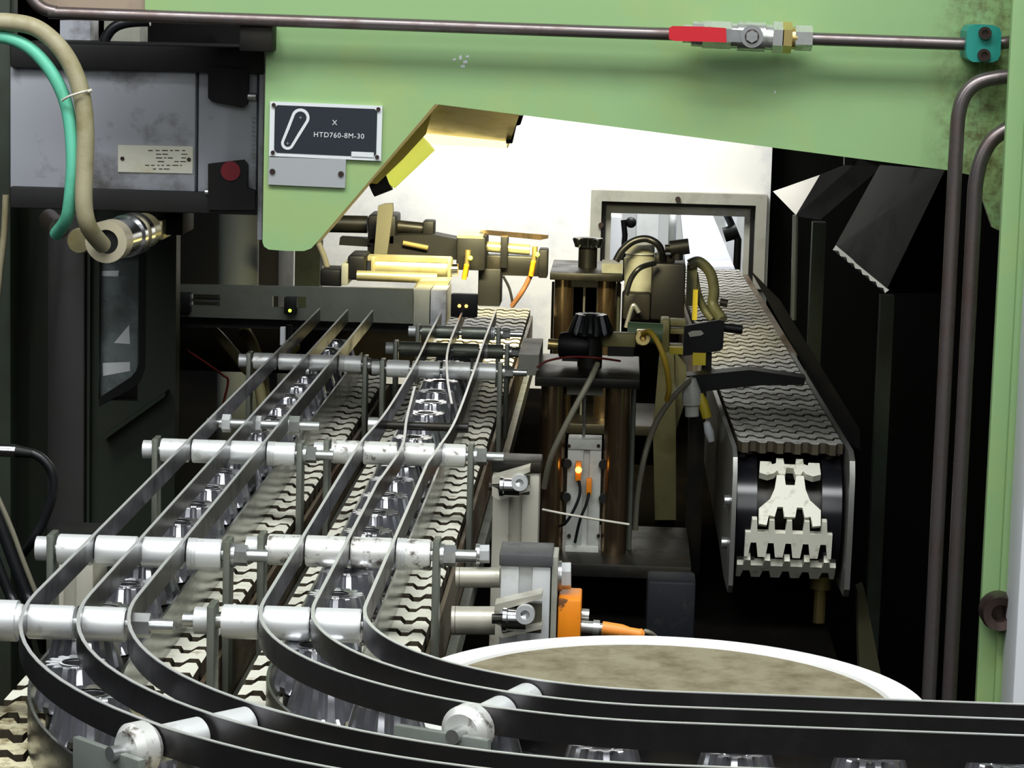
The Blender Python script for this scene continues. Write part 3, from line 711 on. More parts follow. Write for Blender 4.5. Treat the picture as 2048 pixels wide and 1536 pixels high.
# things in the hall behind the hatch
def tbox(name, lab, cat, x0, y0, x1, y1, Y, d, m, bev=0.0):
    lo = at(x0, y1, Y); hi = at(x1, y0, Y)
    return tag(B().bb((lo.x, Y, lo.z), (hi.x, Y + d, hi.z), bev).build(name, m), lab, cat)
def tbox_f(name, lab, cat, x0, y0, x1, Y, d, m):
    lo = at(x0, y0, Y); hi = at(x1, y0, Y)
    return tag(B().bb((lo.x, Y, 0), (hi.x, Y + d, lo.z), .004).build(name, m), lab, cat)
tbox_f('grey_cabinet', 'tall grey cabinet seen through the hatch', 'cabinet', 1274, 400, 1320, 6.4, .1, 'far_grey')
tbox_f('white_cabinet', 'slim white cabinet at the left side of the hatch view', 'cabinet', 1218, 432, 1244, 6.0, .08, 'white_panel')
tbox_f('white_cabinet', 'white cabinet at the right side of the hatch view', 'cabinet', 1455, 425, 1476, 6.0, .1, 'white_panel')
tag(B().tube([at(1449, 420, 5.6), at(1461, 445, 5.6), at(1476, 480, 5.6), at(1474, 520, 5.6), V((at(1474, 520, 5.6).x, 5.6, 0))], .008, 8, False).tube([at(1448, 470, 5.6), at(1474, 462, 5.6)], .016, 8).build('black_bracket', 'black_metal'), 'black bracket beside the white slide behind the hatch', 'bracket')
tag(B().tube([at(1247, 440, 5.7), at(1250, 470, 5.7), at(1244, 540, 5.7), V((at(1244, 540, 5.7).x, 5.7, 0))], .006, 8, False).sph(at(1262, 445, 5.7), .012).build('pipe_stand', 'black_metal'), 'dark pipe stand at the left of the hatch view', 'stand')

# ------------------------------------------------------------------ pillar stands
def stand(Y, x0, x1, ytop, lab, scale=1.0, full=True):
    lo = at(x0, ytop, Y); hi = at(x1, ytop, Y); zt_ = lo.z; X0, X1 = lo.x, hi.x
    t = thing('pillar_stand', lab, 'stand', ((X0 + X1) / 2, Y + .1, .68))
    B().bb((X0, Y, zt_ - .011), (X1, Y + .2, zt_), .001).build('top_plate', 'black_steel', t)
    B().bb((X0 + .02, Y - .03, .735), (X1 + .065, Y + .2, .75), .001).build('base_plate', 'black_steel', t)
    B().bb((X0 + .03, Y + .05, .68), (X1 + .03, Y + .18, .735)).build('foot_block', 'bed_black', t)
    for xx in (X0 + .021, X1 - .024):
        B().cyl((xx, Y + .04, .75), (xx, Y + .04, zt_ - .011), .0148, 24).build('pillar', 'pillar_bronze', t)
    xm = (X0 + X1) / 2 - .003
    B().bb((xm - .02, Y + .03, zt_ - .024), (xm + .021, Y + .06, zt_ - .011)).build('label_block', 'frame_grey', t)
    B().cyl((xm, Y + .06, .75), (xm, Y + .06, zt_ - .012), .0018, 8).build('piston_rod', 'zinc', t)
    B().cyl((X1 - .006, Y + .06, .75), (X1 - .006, Y + .06, zt_ - .011), .0032, 10).build('guide_rod', 'steel_bar', t)
    return t, xm, zt_
st1, xm1, z1 = stand(3.0, 1070, 1280, 753, 'front stand with two bronze pillars, black top plate and white cylinder')
lo = at(1130, 1090, 3.035); hi = at(1204, 880, 3.035)
cy = thing('pneumatic_cylinder', 'white pneumatic cylinder between the bronze pillars', 'cylinder', ((lo.x + hi.x) / 2, 3.05, lo.z))
B().bb((lo.x, 3.036, lo.z), (lo.x + .0185, 3.068, hi.z - .012), .001).bb((lo.x + .0185, 3.04, lo.z), (hi.x - .0135, 3.068, hi.z - .012)).bb((hi.x - .0135, 3.036, lo.z), (hi.x, 3.068, hi.z - .012), .001).build('body', 'white_cyl', cy)
B().bb((lo.x, 3.034, hi.z - .012), (hi.x, 3.07, hi.z), .001).build('end_cover', 'white_cyl', cy)
B().bb((lo.x, 3.034, lo.z - .012), (hi.x, 3.07, lo.z), .001).build('end_cover', 'white_cyl', cy)
for (x, y) in ((1138, 892), (1197, 892), (1138, 1072), (1197, 1072)):
    p = at(x, y, 3.033); B().cyl(p, p + Yv * .004, .0022, 10).build('screw', 'bolt_dark', cy)
for (x, y) in ((1135, 928), (1206, 930), (1133, 995), (1206, 998)):
    p = at(x, y, 3.03); B().cyl(p, p + Yv * .012, .005, 14).build('port', 'bore_black', cy)
b = B().pb(1150, 962, 3.022, 1163, 925, 3.034, .0008); sw = b.build('switch', 'orange_plastic', cy)
B().sph(at(1157, 940, 3.02), .0038).build('lamp', 'led_orange', sw)
B().pb(1172, 990, 3.024, 1184, 958, 3.034, .0008).build('switch', 'orange_plastic', cy)
B().tube([at(1157, 955, 3.024), at(1160, 985, 3.022), at(1150, 1015, 3.02), at(1132, 1045, 3.02), at(1118, 1052, 3.03)], .0018, 8).tube([at(1178, 985, 3.022), at(1172, 1010, 3.02), at(1160, 1040, 3.02), at(1150, 1085, 3.03)], .0018, 8).build('cable', 'cable_black', cy)
tag(B().tube([at(1085, 1019, 2.97), at(1130, 1028, 2.96), at(1200, 1040, 2.97), at(1258, 1049, 2.98)], .0014, 8).build('wire', 'tie_white'), 'thin pale wire strung across the front stand pillars', 'wire')
st2, xm2, z2 = stand(4.0, 1100, 1246, 545, 'rear stand with bronze pillars, behind the front one')
X0_, X1_ = at(1104, 560, 4.17).x, at(1243, 560, 4.17).x
B().bb((X0_, 4.17, .75), (X1_, 4.185, at(1104, 565, 4.17).z)).build('back_plate', 'bed_black', st2)
lo = at(1244, 606, 4.4); hi = at(1356, 606, 4.4)
tag(B().bb((lo.x, 4.4, .68), (hi.x, 4.6, lo.z), .004).build('control_cabinet', 'bed_black'), 'low black cabinet behind the grey motor, before the hatch wall', 'cabinet')
tbox('cover_plate', 'small grey block on the rear stand top plate', 'block', 1203, 528, 1246, 548, 4.02, .06, 'frame_grey')
def black_gear(c, r0, r1, h, zb, lab, m='gear_black'):
    g = thing('pedestal_gear', lab, 'gear', c); n = 14; sub = 6; b = B(); rows = []
    def row(R, z, dep):
        return [b.bm.verts.new(V(c) + V(((R - dep * (1 - min(1, 1.3 * (1 - (.5 + .5 * math.cos(2 * math.pi * (k % sub) / sub)) ** 1.6)))) * math.cos(2 * math.pi * k / (n * sub)),
                                       (R - dep * (1 - min(1, 1.3 * (1 - (.5 + .5 * math.cos(2 * math.pi * (k % sub) / sub)) ** 1.6)))) * math.sin(2 * math.pi * k / (n * sub)), z))) for k in range(n * sub)]
    rows = [row(r0 * .6, 0, 0), row(r0 * .95, 0, 0), row(r0, .004, .004), row(r1, h - .002, .0035), row(r1 * .93, h, .002), row(r1 * .5, h - .001, 0), row(r1 * .48, h - .01, 0)]
    for A, C_ in zip(rows, rows[1:]):
        for k in range(n * sub): b.bm.faces.new((A[k], A[(k + 1) % (n * sub)], C_[(k + 1) % (n * sub)], C_[k]))
    b.bm.faces.new(rows[-1]); b.bm.faces.new(rows[0][::-1])
    b.build('toothed_cone', m, g)
    B().cyl(V(c) + V((0, 0, zb - c[2])), V(c), .0145, 24).build('pedestal', 'black_steel', g)
pc = at(1181, 668, 3.1)
black_gear(pc, .0272, .020, .0235, z1, 'black toothed gear on a dark pedestal, front stand')
pc = at(1176, 497, 4.1); pc.z = at(1176, 494, 4.1).z
black_gear(pc, .0215, .0245, .014, z2, 'small dark gear on a dark pedestal, rear stand')
# round dark fixture and clamp arm on the front stand
b = B().lathe([(0, 0), (.014, 0), (.016, .006), (.016, .03), (.013, .036), (0, .036)], at(1120, 690, 3.1), (1, -.15, 0), 24)
f_ = thing('round_stop', 'black round stop with a brass knob left of the black gear', 'stop', at(1138, 708, 3.1))
b.build('body', 'black_plastic', f_)
B().cyl(at(1096, 688, 3.1), at(1120, 690, 3.1), .0065, 14).build('knob', 'brass', f_)
B().pb(1124, 722, 3.09, 1158, 700, 3.11).build('foot', 'black_steel', f_)
a = thing('workpiece_clamp', 'cream clamp arm pointing at the black gear from the right', 'arm', at(1240, 700, 3.12))
B().pb(1199, 694, 3.11, 1272, 668, 3.13, .002).build('finger', 'cream_paint', a)
B().pb(1215, 712, 3.11, 1268, 694, 3.13).build('support', 'black_steel', a)
B().cyl(at(1255, 664, 3.16), at(1325, 668, 3.16), .0125, 24).build('cylinder', 'green_cast', a)
B().pb(1272, 690, 3.1, 1296, 662, 3.12, .002).build('valve', 'brass', a)
B().ring(at(1286, 676, 3.085), at(1286, 676, 3.1), .0085, .004).build('fitting', 'brass', a)
tag(B().tube([at(1284, 668, 3.09), at(1300, 664, 3.07), at(1318, 690, 3.06), at(1332, 730, 3.06), at(1338, 775, 3.08), at(1334, 800, 3.1)], .0034, 10).build('air_hose', 'cable_yellow'), 'yellow air hose curling down from the clamp arm', 'hose')
m_ = thing('valve_block', 'cream valve block with small fittings left of the black plate', 'valve', at(1345, 715, 3.2))
B().pb(1320, 705, 3.2, 1340, 640, 3.24, .002).build('body', 'cream_paint', m_)
for (x0, y0, x1, y1) in ((1340, 640, 1372, 652), (1340, 658, 1368, 668), (1338, 690, 1366, 700)):
    B().pb(x0, y1, 3.205, x1, y0, 3.225, .001).build('outlet', 'cream_paint', m_)
B().pb(1338, 708, 3.19, 1366, 695, 3.2).build('rail', 'yellow_plastic', m_)
g_ = thing('guard_column', 'olive yellow guard column standing behind the front stand', 'column', at(1325, 850, 3.3))
B().prism([at(x, y, 3.3) for x, y in [(1320, 700), (1348, 706), (1352, 860), (1352, 1040), (1310, 1040), (1306, 860)]], (0, .02, 0)).build('front_panel', 'cream_paint', g_)
B().prism([at(x, y, 3.31) for x, y in [(1350, 706), (1372, 730), (1376, 800), (1366, 815), (1352, 860)]], (0, .02, 0)).build('side_panel', 'cream_paint', g_)
lo = at(1330, 1040, 3.31); B().bb((lo.x - .012, 3.3, .68), (lo.x + .012, 3.32, lo.z)).build('foot', 'bed_black', g_)
tag(B().lathe([(.0, 0), (.0085, 0), (.0085, .012), (.0115, .014), (.0115, .03), (.006, .046), (0, .047)], at(1384, 832, 3.18), (-.06, 0, 1), 20).build('white_nozzle', 'white_cyl'), 'white plastic nozzle beside the conveyor side plate', 'nozzle')
tag(B().lathe([(.0, 0), (.006, 0), (.006, .02), (.003, .03), (0, .03)], at(1414, 835, 3.18), (-.3, 0, 1), 16).build('yellow_nozzle', 'yellow_plastic'), 'yellow nozzle next to the white nozzle', 'nozzle')
tag(B().lathe([(.0, 0), (.004, .002), (.006, .014), (.004, .026), (0, .028)], at(1424, 886, 3.17), (-.3, 0, 1), 16).build('white_nozzle', 'white_panel'), 'small white drop shaped nozzle lower down by the side plate', 'nozzle')
# black plate bracket over the belt
bp = thing('plate_bracket', 'black slotted plate hanging in front of the right belt', 'bracket', at(1408, 712, 3.3))
pl_ = [at(x, y, 3.3) for x, y in [(1369, 652), (1440, 640), (1449, 642), (1446, 696), (1440, 702), (1366, 712)]]
B().prism(pl_, (0, .006, 0)).build('plate', 'black_plastic', bp)
B().prism([at(x, y, 3.299) for x, y in [(1376, 666), (1384, 662), (1402, 661), (1408, 667), (1402, 671), (1380, 674)]], (0, .0012, 0)).build('slot', 'frame_grey', bp)
B().cyl(at(1446, 655, 3.31), at(1485, 660, 3.31), .0055, 14).build('arm', 'black_plastic', bp)
B().pb(1402, 775, 3.31, 1424, 705, 3.33).build('hanger', 'black_steel', bp)
B().pb(1385, 730, 3.3, 1412, 706, 3.31).build('connector', 'yellow_plastic', bp)
cb = thing('cross_bar', 'black bar lying across the right belt below the slotted plate', 'bar', at(1490, 778, 3.25))
B().prism([at(x, y, 3.25) for x, y in [(1374, 752), (1500, 740), (1612, 756), (1608, 770), (1520, 771), (1380, 786)]], (0, .035, 0)).build('bar', 'black_plastic', cb)
B().bb((at(1380, 790, 3.25).x, 3.25, .68), (at(1380, 790, 3.25).x + .02, 3.28, at(1380, 778, 3.25).z)).build('post', 'black_steel', cb)
tag(B().tube([at(1195, 728, 2.98), at(1180, 760, 2.96), at(1150, 815, 2.95), at(1122, 870, 2.95), at(1100, 920, 2.96), at(1088, 975, 2.98)], .0035, 10).build('cable', 'cable_grey'), 'grey cable drooping in front of the left bronze pillar', 'cable')
tag(B().tube([at(1385, 758, 3.18), at(1360, 778, 3.16), at(1335, 808, 3.14), at(1310, 850, 3.12), at(1290, 910, 3.1), at(1275, 990, 3.1), at(1270, 1060, 3.1)], .0036, 10).build('cable', 'cable_grey'), 'long grey cable sagging from the belt towards the pillar base', 'cable')
tag(B().tube([at(1074, 735, 3.05), at(1095, 722, 3.05), at(1140, 714, 3.06), at(1195, 716, 3.05), at(1240, 722, 3.08)], .0014, 8).build('wire', 'cable_red'), 'thin red wire lying on the front stand top plate', 'wire')
tag(B().pb(1036, 750, 3.05, 1078, 710, 3.2).build('grey_box', 'frame_grey'), 'pale grey box at the left end of the front stand', 'box')

# gripper group in front of the hatch
gp = thing('gripper_motor', 'grey motor with black body standing before the hatch', 'motor', at(1300, 640, 3.9))
B().cyl(at(1280, 586, 3.95), at(1280, 515, 3.95), .0235, 28).cyl(at(1281, 515, 3.95), at(1281, 488, 3.95), .021, 28).build('motor_can', 'frame_grey', gp)
B().cyl(at(1281, 506, 3.95), at(1281, 503, 3.95), .0245, 28).build('band', 'aluminium_clean', gp)
B().pb(1300, 640, 3.9, 1372, 528, 3.97, .004).build('body', 'black_plastic', gp)
B().pb(1245, 640, 3.9, 1302, 588, 3.97, .004).build('gearbox', 'black_metal', gp)
B().tube([at(1252, 655, 3.88), at(1262, 620, 3.88), at(1268, 610, 3.88), at(1278, 625, 3.88)], .0035, 8).build('handle', 'zinc', gp)
B().pb(1310, 528, 3.92, 1350, 510, 3.96, .003).build('cap', 'black_plastic', gp)
tag(B().tube([at(1232, 522, 3.9), at(1245, 500, 3.9), at(1268, 482, 3.9), at(1295, 478, 3.9), at(1318, 492, 3.9), at(1326, 520, 3.92)], .0055, 12).build('black_hose', 'cable_black'), 'black hose arching high over the grey motor', 'hose')
tag(B().tube([at(1252, 590, 3.86), at(1262, 558, 3.86), at(1280, 536, 3.86), at(1310, 526, 3.88)], .004, 10).build('black_hose', 'cable_black'), 'thin black hose running low beside the grey motor', 'hose')
cl = thing('pipe_valve', 'black valve elbow over the gripper motor', 'valve', at(1360, 520, 3.9))
B().cyl(at(1340, 497, 3.9), at(1378, 492, 3.9), .0115, 18).cyl(at(1355, 520, 3.9), at(1355, 488, 3.9), .008, 14).build('body', 'black_plastic', cl)
B().tube([at(1330, 497, 3.9), at(1342, 497, 3.9)], .006, 10).build('spigot', 'black_plastic', cl)
br = thing('olive_bracket', 'dark olive slotted bracket arm beside the right belt', 'bracket', at(1400, 640, 3.95))
mat('olive', hx(84, 84, 60), 0.5, 0, hx(50, 48, 30), 20, 0.7)
b = B().tube([at(1378, 530, 3.95), at(1398, 524, 3.95), at(1420, 545, 3.95), at(1428, 580, 3.95), at(1426, 610, 3.95), at(1445, 640, 3.93)], .0085, 8)
b.build('arm', 'olive', br)
B().tube([at(1388, 545, 3.96), at(1396, 590, 3.96), at(1410, 620, 3.96), at(1426, 640, 3.95)], .006, 8).build('brace', 'olive', br)
B().pb(1372, 612, 3.95, 1395, 530, 3.98).build('column', 'olive', br)
B().pb(1384, 640, 3.94, 1396, 580, 3.96).build('tag_strip', 'yellow_plastic', br)
B().cyl(at(1440, 604, 3.93), at(1455, 607, 3.93), .006, 12).build('knob', 'black_plastic', br)

# ------------------------------------------------------------------ slotted bar with sensors
SB = 3.44
sl = thing('slotted_bar', 'dirty grey slotted steel bar lying across the far end of the lanes', 'bar', at(600, 650, SB))
def slot_poly(x0, x1, y0, y1, n=8):
    r = (y1 - y0) / 2; pts = []
    for k in range(n + 1):
        a = -math.pi / 2 + math.pi * k / n; pts.append((x1 - r + r * math.cos(a), (y0 + y1) / 2 + r * math.sin(a)))
    for k in range(n + 1):
        a = math.pi / 2 + math.pi * k / n; pts.append((x0 + r + r * math.cos(a), (y0 + y1) / 2 + r * math.sin(a)))
    return pts
top = lambda x: 569 + (x - 350) * .018; bot = lambda x: 633 + (x - 350) * .03
b = B()
def slab(x0, x1, ya, yb): b.prism([at(x0, ya(x0), SB), at(x1, ya(x1), SB), at(x1, yb(x1), SB), at(x0, yb(x0), SB)], (0, .01, 0))
m1 = lambda x: 588 + (x - 380) * .025; m2 = lambda x: 611 + (x - 380) * .025
slab(352, 826, top, m1); slab(352, 826, m2, bot); slab(352, 384, m1, m2); slab(440, 545, m1, m2); slab(612, 826, m1, m2)
b.build('face_plate', 'steel_bar', sl)
B().prism([at(352, 569, SB + .01), at(826, 577, SB + .01), at(826, 577, SB + .13), at(352, 569, SB + .13)], (0, 0, -.006)).build('top_flange', 'black_steel', sl)
B().prism([at(352, 634, SB + .01), at(826, 648, SB + .01), at(826, 664, SB + .01), at(352, 654, SB + .01)], (0, .1, 0)).build('lower_lip', 'black_metal', sl)
B().pb(826, 652, SB, 860, 580, SB + .1, .001).build('end_block', 'frame_grey', sl)
B().pb(860, 652, SB, 893, 581, SB + .1, .001).build('end_block', 'grey_paint', sl)
B().pb(352, 740, SB + .22, 858, 640, SB + .235).build('apron_plate', 'bed_black', sl)
B().pb(388, 603, SB + .02, 442, 599, SB + .03).build('inner_rod', 'zinc', sl)
def led_sensor(x, y, lab, leds, Y=SB - .02, w_=.012, h_=.018):
    p = at(x, y, Y); t = thing('light_sensor', lab, 'sensor', p)
    hs = B().box(p + V((0, .008, 0)), (w_, .016, h_), None, .001).build('housing', 'black_plastic', t)
    B().cyl(p + V((0, .016, .004)), p + V((0, .026, .004)), .004, 10).build('mount', 'black_plastic', t)
    for dx, dz, m in leds: B().sph(p + V((dx, -.0005, dz)), .0022, 10).build('lamp', m, hs)
    return t
led_sensor(352, 606, 'black sensor with orange and green lights at the left end of the slotted bar', [(-.004, -.005, 'led_orange'), (.003, -.006, 'led_green')], w_=.036, h_=.026)
led_sensor(580, 612, 'black sensor with one green light in the middle slot', [(0, -.006, 'led_green')], h_=.022, w_=.016)
led_sensor(928, 612, 'black sensor with bright orange light at the right end of the slotted bar', [(-.006, 0, 'led_orange'), (.003, 0, 'led_orange')], w_=.034, h_=.03)
h = thing('sensor_holder', 'small brass sensor holder hanging under the slotted bar', 'holder', at(590, 700, 3.3))
B().cyl(at(578, 650, 3.35), at(578, 690, 3.35), .004, 10).build('stem', 'black_plastic', h)
B().lathe([(0, 0), (.008, 0), (.011, .006), (.008, .014), (0, .014)], at(590, 700, 3.3), (-.6, .4, .5), 16).build('cup', 'brass', h)
B().pb(560, 690, 3.42, 570, 655, 3.43).build('tab', 'white_panel', h)
tag(B().tube([at(420, 655, 3.6), at(450, 685, 3.58), at(490, 735, 3.55), at(520, 780, 3.53), V((-.46, 3.53, .68))], .0075, 10).build('cream_hose', 'hose_cream'), 'cream hose slanting down below the slotted bar, left one', 'hose')
tag(B().tube([at(488, 660, 3.62), at(505, 690, 3.6), at(518, 730, 3.58), at(527, 785, 3.56), V((-.47, 3.56, .68))], .0085, 10).build('cream_hose', 'hose_cream'), 'cream hose slanting down below the slotted bar, right one', 'hose')
tag(B().tube([at(372, 700, 3.5), at(410, 725, 3.45), at(445, 750, 3.4), at(456, 765, 3.4), at(440, 830, 3.4)], .0016, 8).build('wire', 'cable_red'), 'thin red wire hanging below the slotted bar', 'wire')

# ------------------------------------------------------------------ handling arms behind the bar
am = thing('handling_unit', 'dark handling arm with flat upright bar above the slotted bar', 'arm', at(760, 555, 3.7))
B().cyl(at(560, 445, 3.78), at(735, 449, 3.78), .0125, 16).cyl(at(790, 452, 3.78), at(850, 458, 3.78), .009, 16).build('shaft', 'black_steel', am)
B().pb(735, 490, 3.74, 792, 432, 3.82, .003).build('hub', 'black_metal', am)
B().pb(845, 472, 3.76, 868, 443, 3.8, .002).build('end_nut', 'black_metal', am)
B().prism([at(x, y, 3.68) for x, y in [(756, 412), (768, 408), (785, 407), (786, 420), (774, 508), (748, 508)]], (0, .014, 0)).build('upright_bar', 'bar_dull', am)
B().prism([at(x, y, 3.74) for x, y in [(680, 475), (740, 478), (742, 494), (678, 490)]], (0, .03, 0)).build('side_lug', 'black_plastic', am)
B().prism([at(x, y, 3.74) for x, y in [(735, 480), (800, 470), (870, 470), (930, 482), (930, 520), (735, 516)]], (0, .05, 0)).build('beam', 'black_metal', am)
B().pb(912, 540, 3.7, 972, 474, 3.78, .003).build('block', 'black_metal', am)
B().pb(914, 476, 3.7, 966, 472, 3.78).build('block_top', 'arm_gold', am)
B().cyl(at(806, 486, 3.735), at(856, 496, 3.735), .0035, 10).build('link_pin', 'brass', am)
B().pb(735, 560, 3.73, 760, 514, 3.8).build('foot', 'black_metal', am)
cy2 = thing('lit_cylinder', 'brass coloured cylinder lit yellow on top of the slotted bar', 'cylinder', at(820, 555, 3.58))
B().cyl(at(746, 533, 3.6), at(900, 539, 3.6), .013, 22).build('barrel', 'arm_gold', cy2)
B().pb(741, 552, 3.58, 750, 516, 3.62, .001).build('end_plate', 'arm_gold', cy2)
B().pb(894, 560, 3.58, 902, 520, 3.62, .001).build('end_plate', 'arm_gold', cy2)
B().cyl(at(904, 540, 3.6), at(916, 540, 3.6), .0085, 14).build('tip', 'chrome', cy2)
B().cyl(at(714, 551, 3.54), at(874, 557, 3.54), .007, 14).build('guide_rod', 'arm_gold', cy2)
B().pb(735, 521, 3.59, 900, 517, 3.62).build('top_rail', 'arm_gold', cy2)
B().prism([at(x, y, 3.5) for x, y in [(827, 575), (840, 562), (900, 562), (893, 576)]], (0, .05, 0)).build('tray', 'arm_gold', cy2)
bk = thing('black_actuator', 'black actuator with grey flange at the left of the lit cylinder', 'actuator', at(670, 570, 3.56))
B().pb(640, 572, 3.56, 684, 540, 3.62, .003).build('body', 'black_plastic', bk)
B().pb(682, 570, 3.555, 696, 528, 3.62, .001).build('flange', 'frame_grey', bk)
B().pb(694, 560, 3.56, 730, 512, 3.64, .004).build('coil', 'black_plastic', bk)
B().tube([at(636, 486, 3.6), at(648, 515, 3.6), at(656, 545, 3.6)], .0045, 10).build('hose', 'cable_grey', bk)
ar = thing('transfer_unit', 'dark gold arm with flat top plate reaching right over the lane end', 'arm', at(1030, 550, 3.75))
B().pb(972, 550, 3.74, 1092, 514, 3.77, .002).build('beam', 'black_steel', ar)
B().prism([at(x, y, 3.74) for x, y in [(958, 462), (975, 460), (1095, 470), (1096, 477), (1080, 480), (978, 470)]], (0, .03, 0)).build('top_plate', 'pillar_bronze', ar)
B().pb(1000, 536, 3.73, 1016, 474, 3.76, .001).build('post', 'black_metal', ar)
B().cyl(at(972, 493, 3.75), at(1060, 500, 3.75), .0075, 14).build('rod', 'arm_gold', ar)
B().pb(1076, 556, 3.73, 1096, 500, 3.77, .002).build('end_cap', 'black_metal', ar)
B().pb(955, 612, 3.72, 1002, 538, 3.78, .002).build('column', 'black_metal', ar)
for i, (x, y, m, lab) in enumerate(((938, 512, 'led_green', 'amber sensor with a green light on the dark arm block'), (1072, 505, 'led_green', 'amber sensor with a green light at the right end of the side arm'))):
    t = thing('amber_sensor', lab, 'sensor', at(x, y, 3.68))
    B().tube([at(x - 2, y - 12, 3.685), at(x - 3, y + 8, 3.685), at(x - 8, y + 40, 3.69)], .004, 10).build('body', 'brass', t)
    B().tube([at(x - 5, y + 18, 3.68), at(x - 10, y + 46, 3.685)], .0035, 8, False).build('plug', 'orange_plastic', t)
    B().sph(at(x + 3, y + 4, 3.678), .0032, 10).build('lamp', m, t)
tag(B().tube([at(1064, 545, 3.69), at(1052, 570, 3.69), at(1040, 590, 3.69), at(1024, 612, 3.7)], .0035, 8).build('brown_cable', 'cable_brown'), 'brown cable hanging from the side arm sensor', 'cable')
tag(B().tube([at(1006, 552, 3.7), at(1018, 575, 3.7), at(1024, 600, 3.7), at(1024, 614, 3.71)], .002, 8).build('thin_cable', 'cable_black'), 'thin black cable meeting the brown cable', 'cable')

# lamp behind the beam
lm = thing('machine_lamp', 'yellow machine lamp with glowing tube under the green beam', 'lamp', at(940, 285, 2.9))
B().prism([at(868, 205, 2.74), at(1040, 226, 2.74), at(1016, 296, 2.9), at(824, 276, 2.9)], (0, .003, .002)).build('reflector', 'lamp_sheet', lm)
B().cyl(at(832, 272, 2.88), at(1014, 281, 2.88), .0085, 18).build('tube', 'lamp_tube', lm)
B().prism([at(x, y, 2.86) for x, y in [(1012, 230), (1046, 232), (1040, 250), (1032, 252), (1024, 287), (1012, 287)]], (0, .02, 0)).build('end_holder', 'black_metal', lm)
B().cyl(at(856, 286, 2.80), at(776, 362, 2.80), .0105, 18).build('diffuser', 'lamp_cover', lm)
B().prism([at(x, y, 2.78) for x, y in [(866, 216), (852, 268), (806, 318), (754, 368), (737, 366), (800, 292)]], (0, .003, 0)).build('back_sheet', 'lamp_sheet', lm)
B().cyl(at(778, 360, 2.80), at(742, 374, 2.80), .011, 18).build('end_cap', 'black_metal', lm)

# ------------------------------------------------------------------ left: gearbox, hoses
GB = 2.86
gb = thing('gearbox', 'grey painted gearbox housing behind the two bent hoses', 'gearbox', at(270, 400, GB))
B().pb(20, 388, GB, 392, 132, GB + .2, .002).build('housing', 'grey_paint', gb)
B().pb(395, 388, GB + .002, 515, 138, GB + .2, .002).build('end_cover', 'grey_paint', gb)
B().pb(514, 480, GB - .004, 528, 145, GB + .2, .001).build('flange', 'grey_paint', gb)
B().pb(20, 135, GB - .01, 528, 98, GB + .2, .002).build('upper_rail', 'rail_black', gb)
B().pb(20, 416, GB - .006, 515, 387, GB + .18, .002).build('lower_rail', 'rail_black', gb)
B().prism([at(x, y, GB - .012) for x, y in [(416, 132), (496, 140), (494, 208), (484, 216), (424, 204), (416, 196)]], (0, .012, 0)).build('upper_latch', 'black_metal', gb)
B().prism([at(x, y, GB - .012) for x, y in [(416, 328), (486, 320), (494, 330), (494, 376), (510, 382), (510, 420), (416, 420)]], (0, .012, 0)).build('lower_latch', 'black_metal', gb)
latch = bpy.data.objects['lower_latch']
p = at(461, 342, GB - .0135); B().lathe([(0, 0), (.0105, 0), (.0105, .0015), (0, .0015)], p, (0, 1, 0), 24).build('red_button', 'red_dark', latch)
for x, y in ((503, 193), (420, 384), (500, 388)):
    q = at(x, y, GB - .006); B().cyl(q - X * .005, q + X * .005, .004, 12).build('screw', 'zinc', gb)
b = B()
for k in range(14): 
    q = at(507, 235 + k * 9, GB - .003); b.box(q, (.0035, .001, .0008))
o = b.build('scale_marks', 'steel_bar', gb); o['kind'] = 'stuff'
np_ = thing('name_plate', 'small metal name plate with faint lines on the grey gearbox', 'plate', at(310, 346, GB - .002))
B().prism([at(x, y, GB - .002) for x, y in [(236, 290), (386, 293), (385, 347), (236, 344)]], (0, .0019, 0)).build('plate', 'label_metal', np_)
for x, y in ((245, 317), (378, 319)):
    q = at(x, y, GB - .002); B().cyl(q - Yv * .0012, q, .0022, 12).build('screw', 'bolt_dark', np_)
b = B(); rnd = random.Random(3)
for row in range(6):
    y = 300 + row * 7.4; x = rnd.choice((290, 296, 300, 312))
    while x < 366:
        l_ = rnd.uniform(4, 13)
        if rnd.random() < .8:
            b.prism([at(x, y, GB - .0022), at(x + l_, y + .3, GB - .0022), at(x + l_, y + 2.2, GB - .0022), at(x, y + 2, GB - .0022)], (0, .0003, 0))
        x += l_ + rnd.uniform(2, 6)
o = b.build('print_lines', 'bolt_dark', np_); o['kind'] = 'stuff'
# things above the gearbox
tbox('switch_box', 'grey box in the dark gap above the gearbox', 'box', 120, 42, 180, 98, 3.05, .05, 'grey_paint')
tbox('white_box', 'pale box behind the curved black cable above the gearbox', 'box', 208, 40, 280, 98, 3.05, .05, 'frame_grey')
tag(B().tube([at(206, 96, 3.0), at(212, 75, 3.0), at(228, 55, 3.0), at(255, 45, 3.0), at(300, 42, 3.0)], .006, 10).build('black_cable', 'cable_black'), 'black cable bent over the pale box above the gearbox', 'cable')
HY = 2.62
hg = [(-30, 45, HY), (15, 44, HY), (70, 55, HY), (115, 90, HY), (147, 140, HY), (165, 200, HY), (171, 270, HY), (169, 340, HY), (168, 410, HY), (178, 455, HY + .01), (205, 490, HY + .05)]
tag(B().tube([at(*q) for q in hg], .0088, 16).build('grey_hose', 'hose_grey'), 'thick cream grey hose arching down in front of the gearbox', 'hose')
hg = [(-30, 72, HY + .005), (15, 76, HY + .005), (60, 97, HY + .005), (100, 140, HY + .005), (128, 195, HY + .005), (141, 255, HY + .005), (145, 330, HY + .005), (140, 400, HY + .01), (132, 440, HY + .02), (112, 468, HY + .05)]
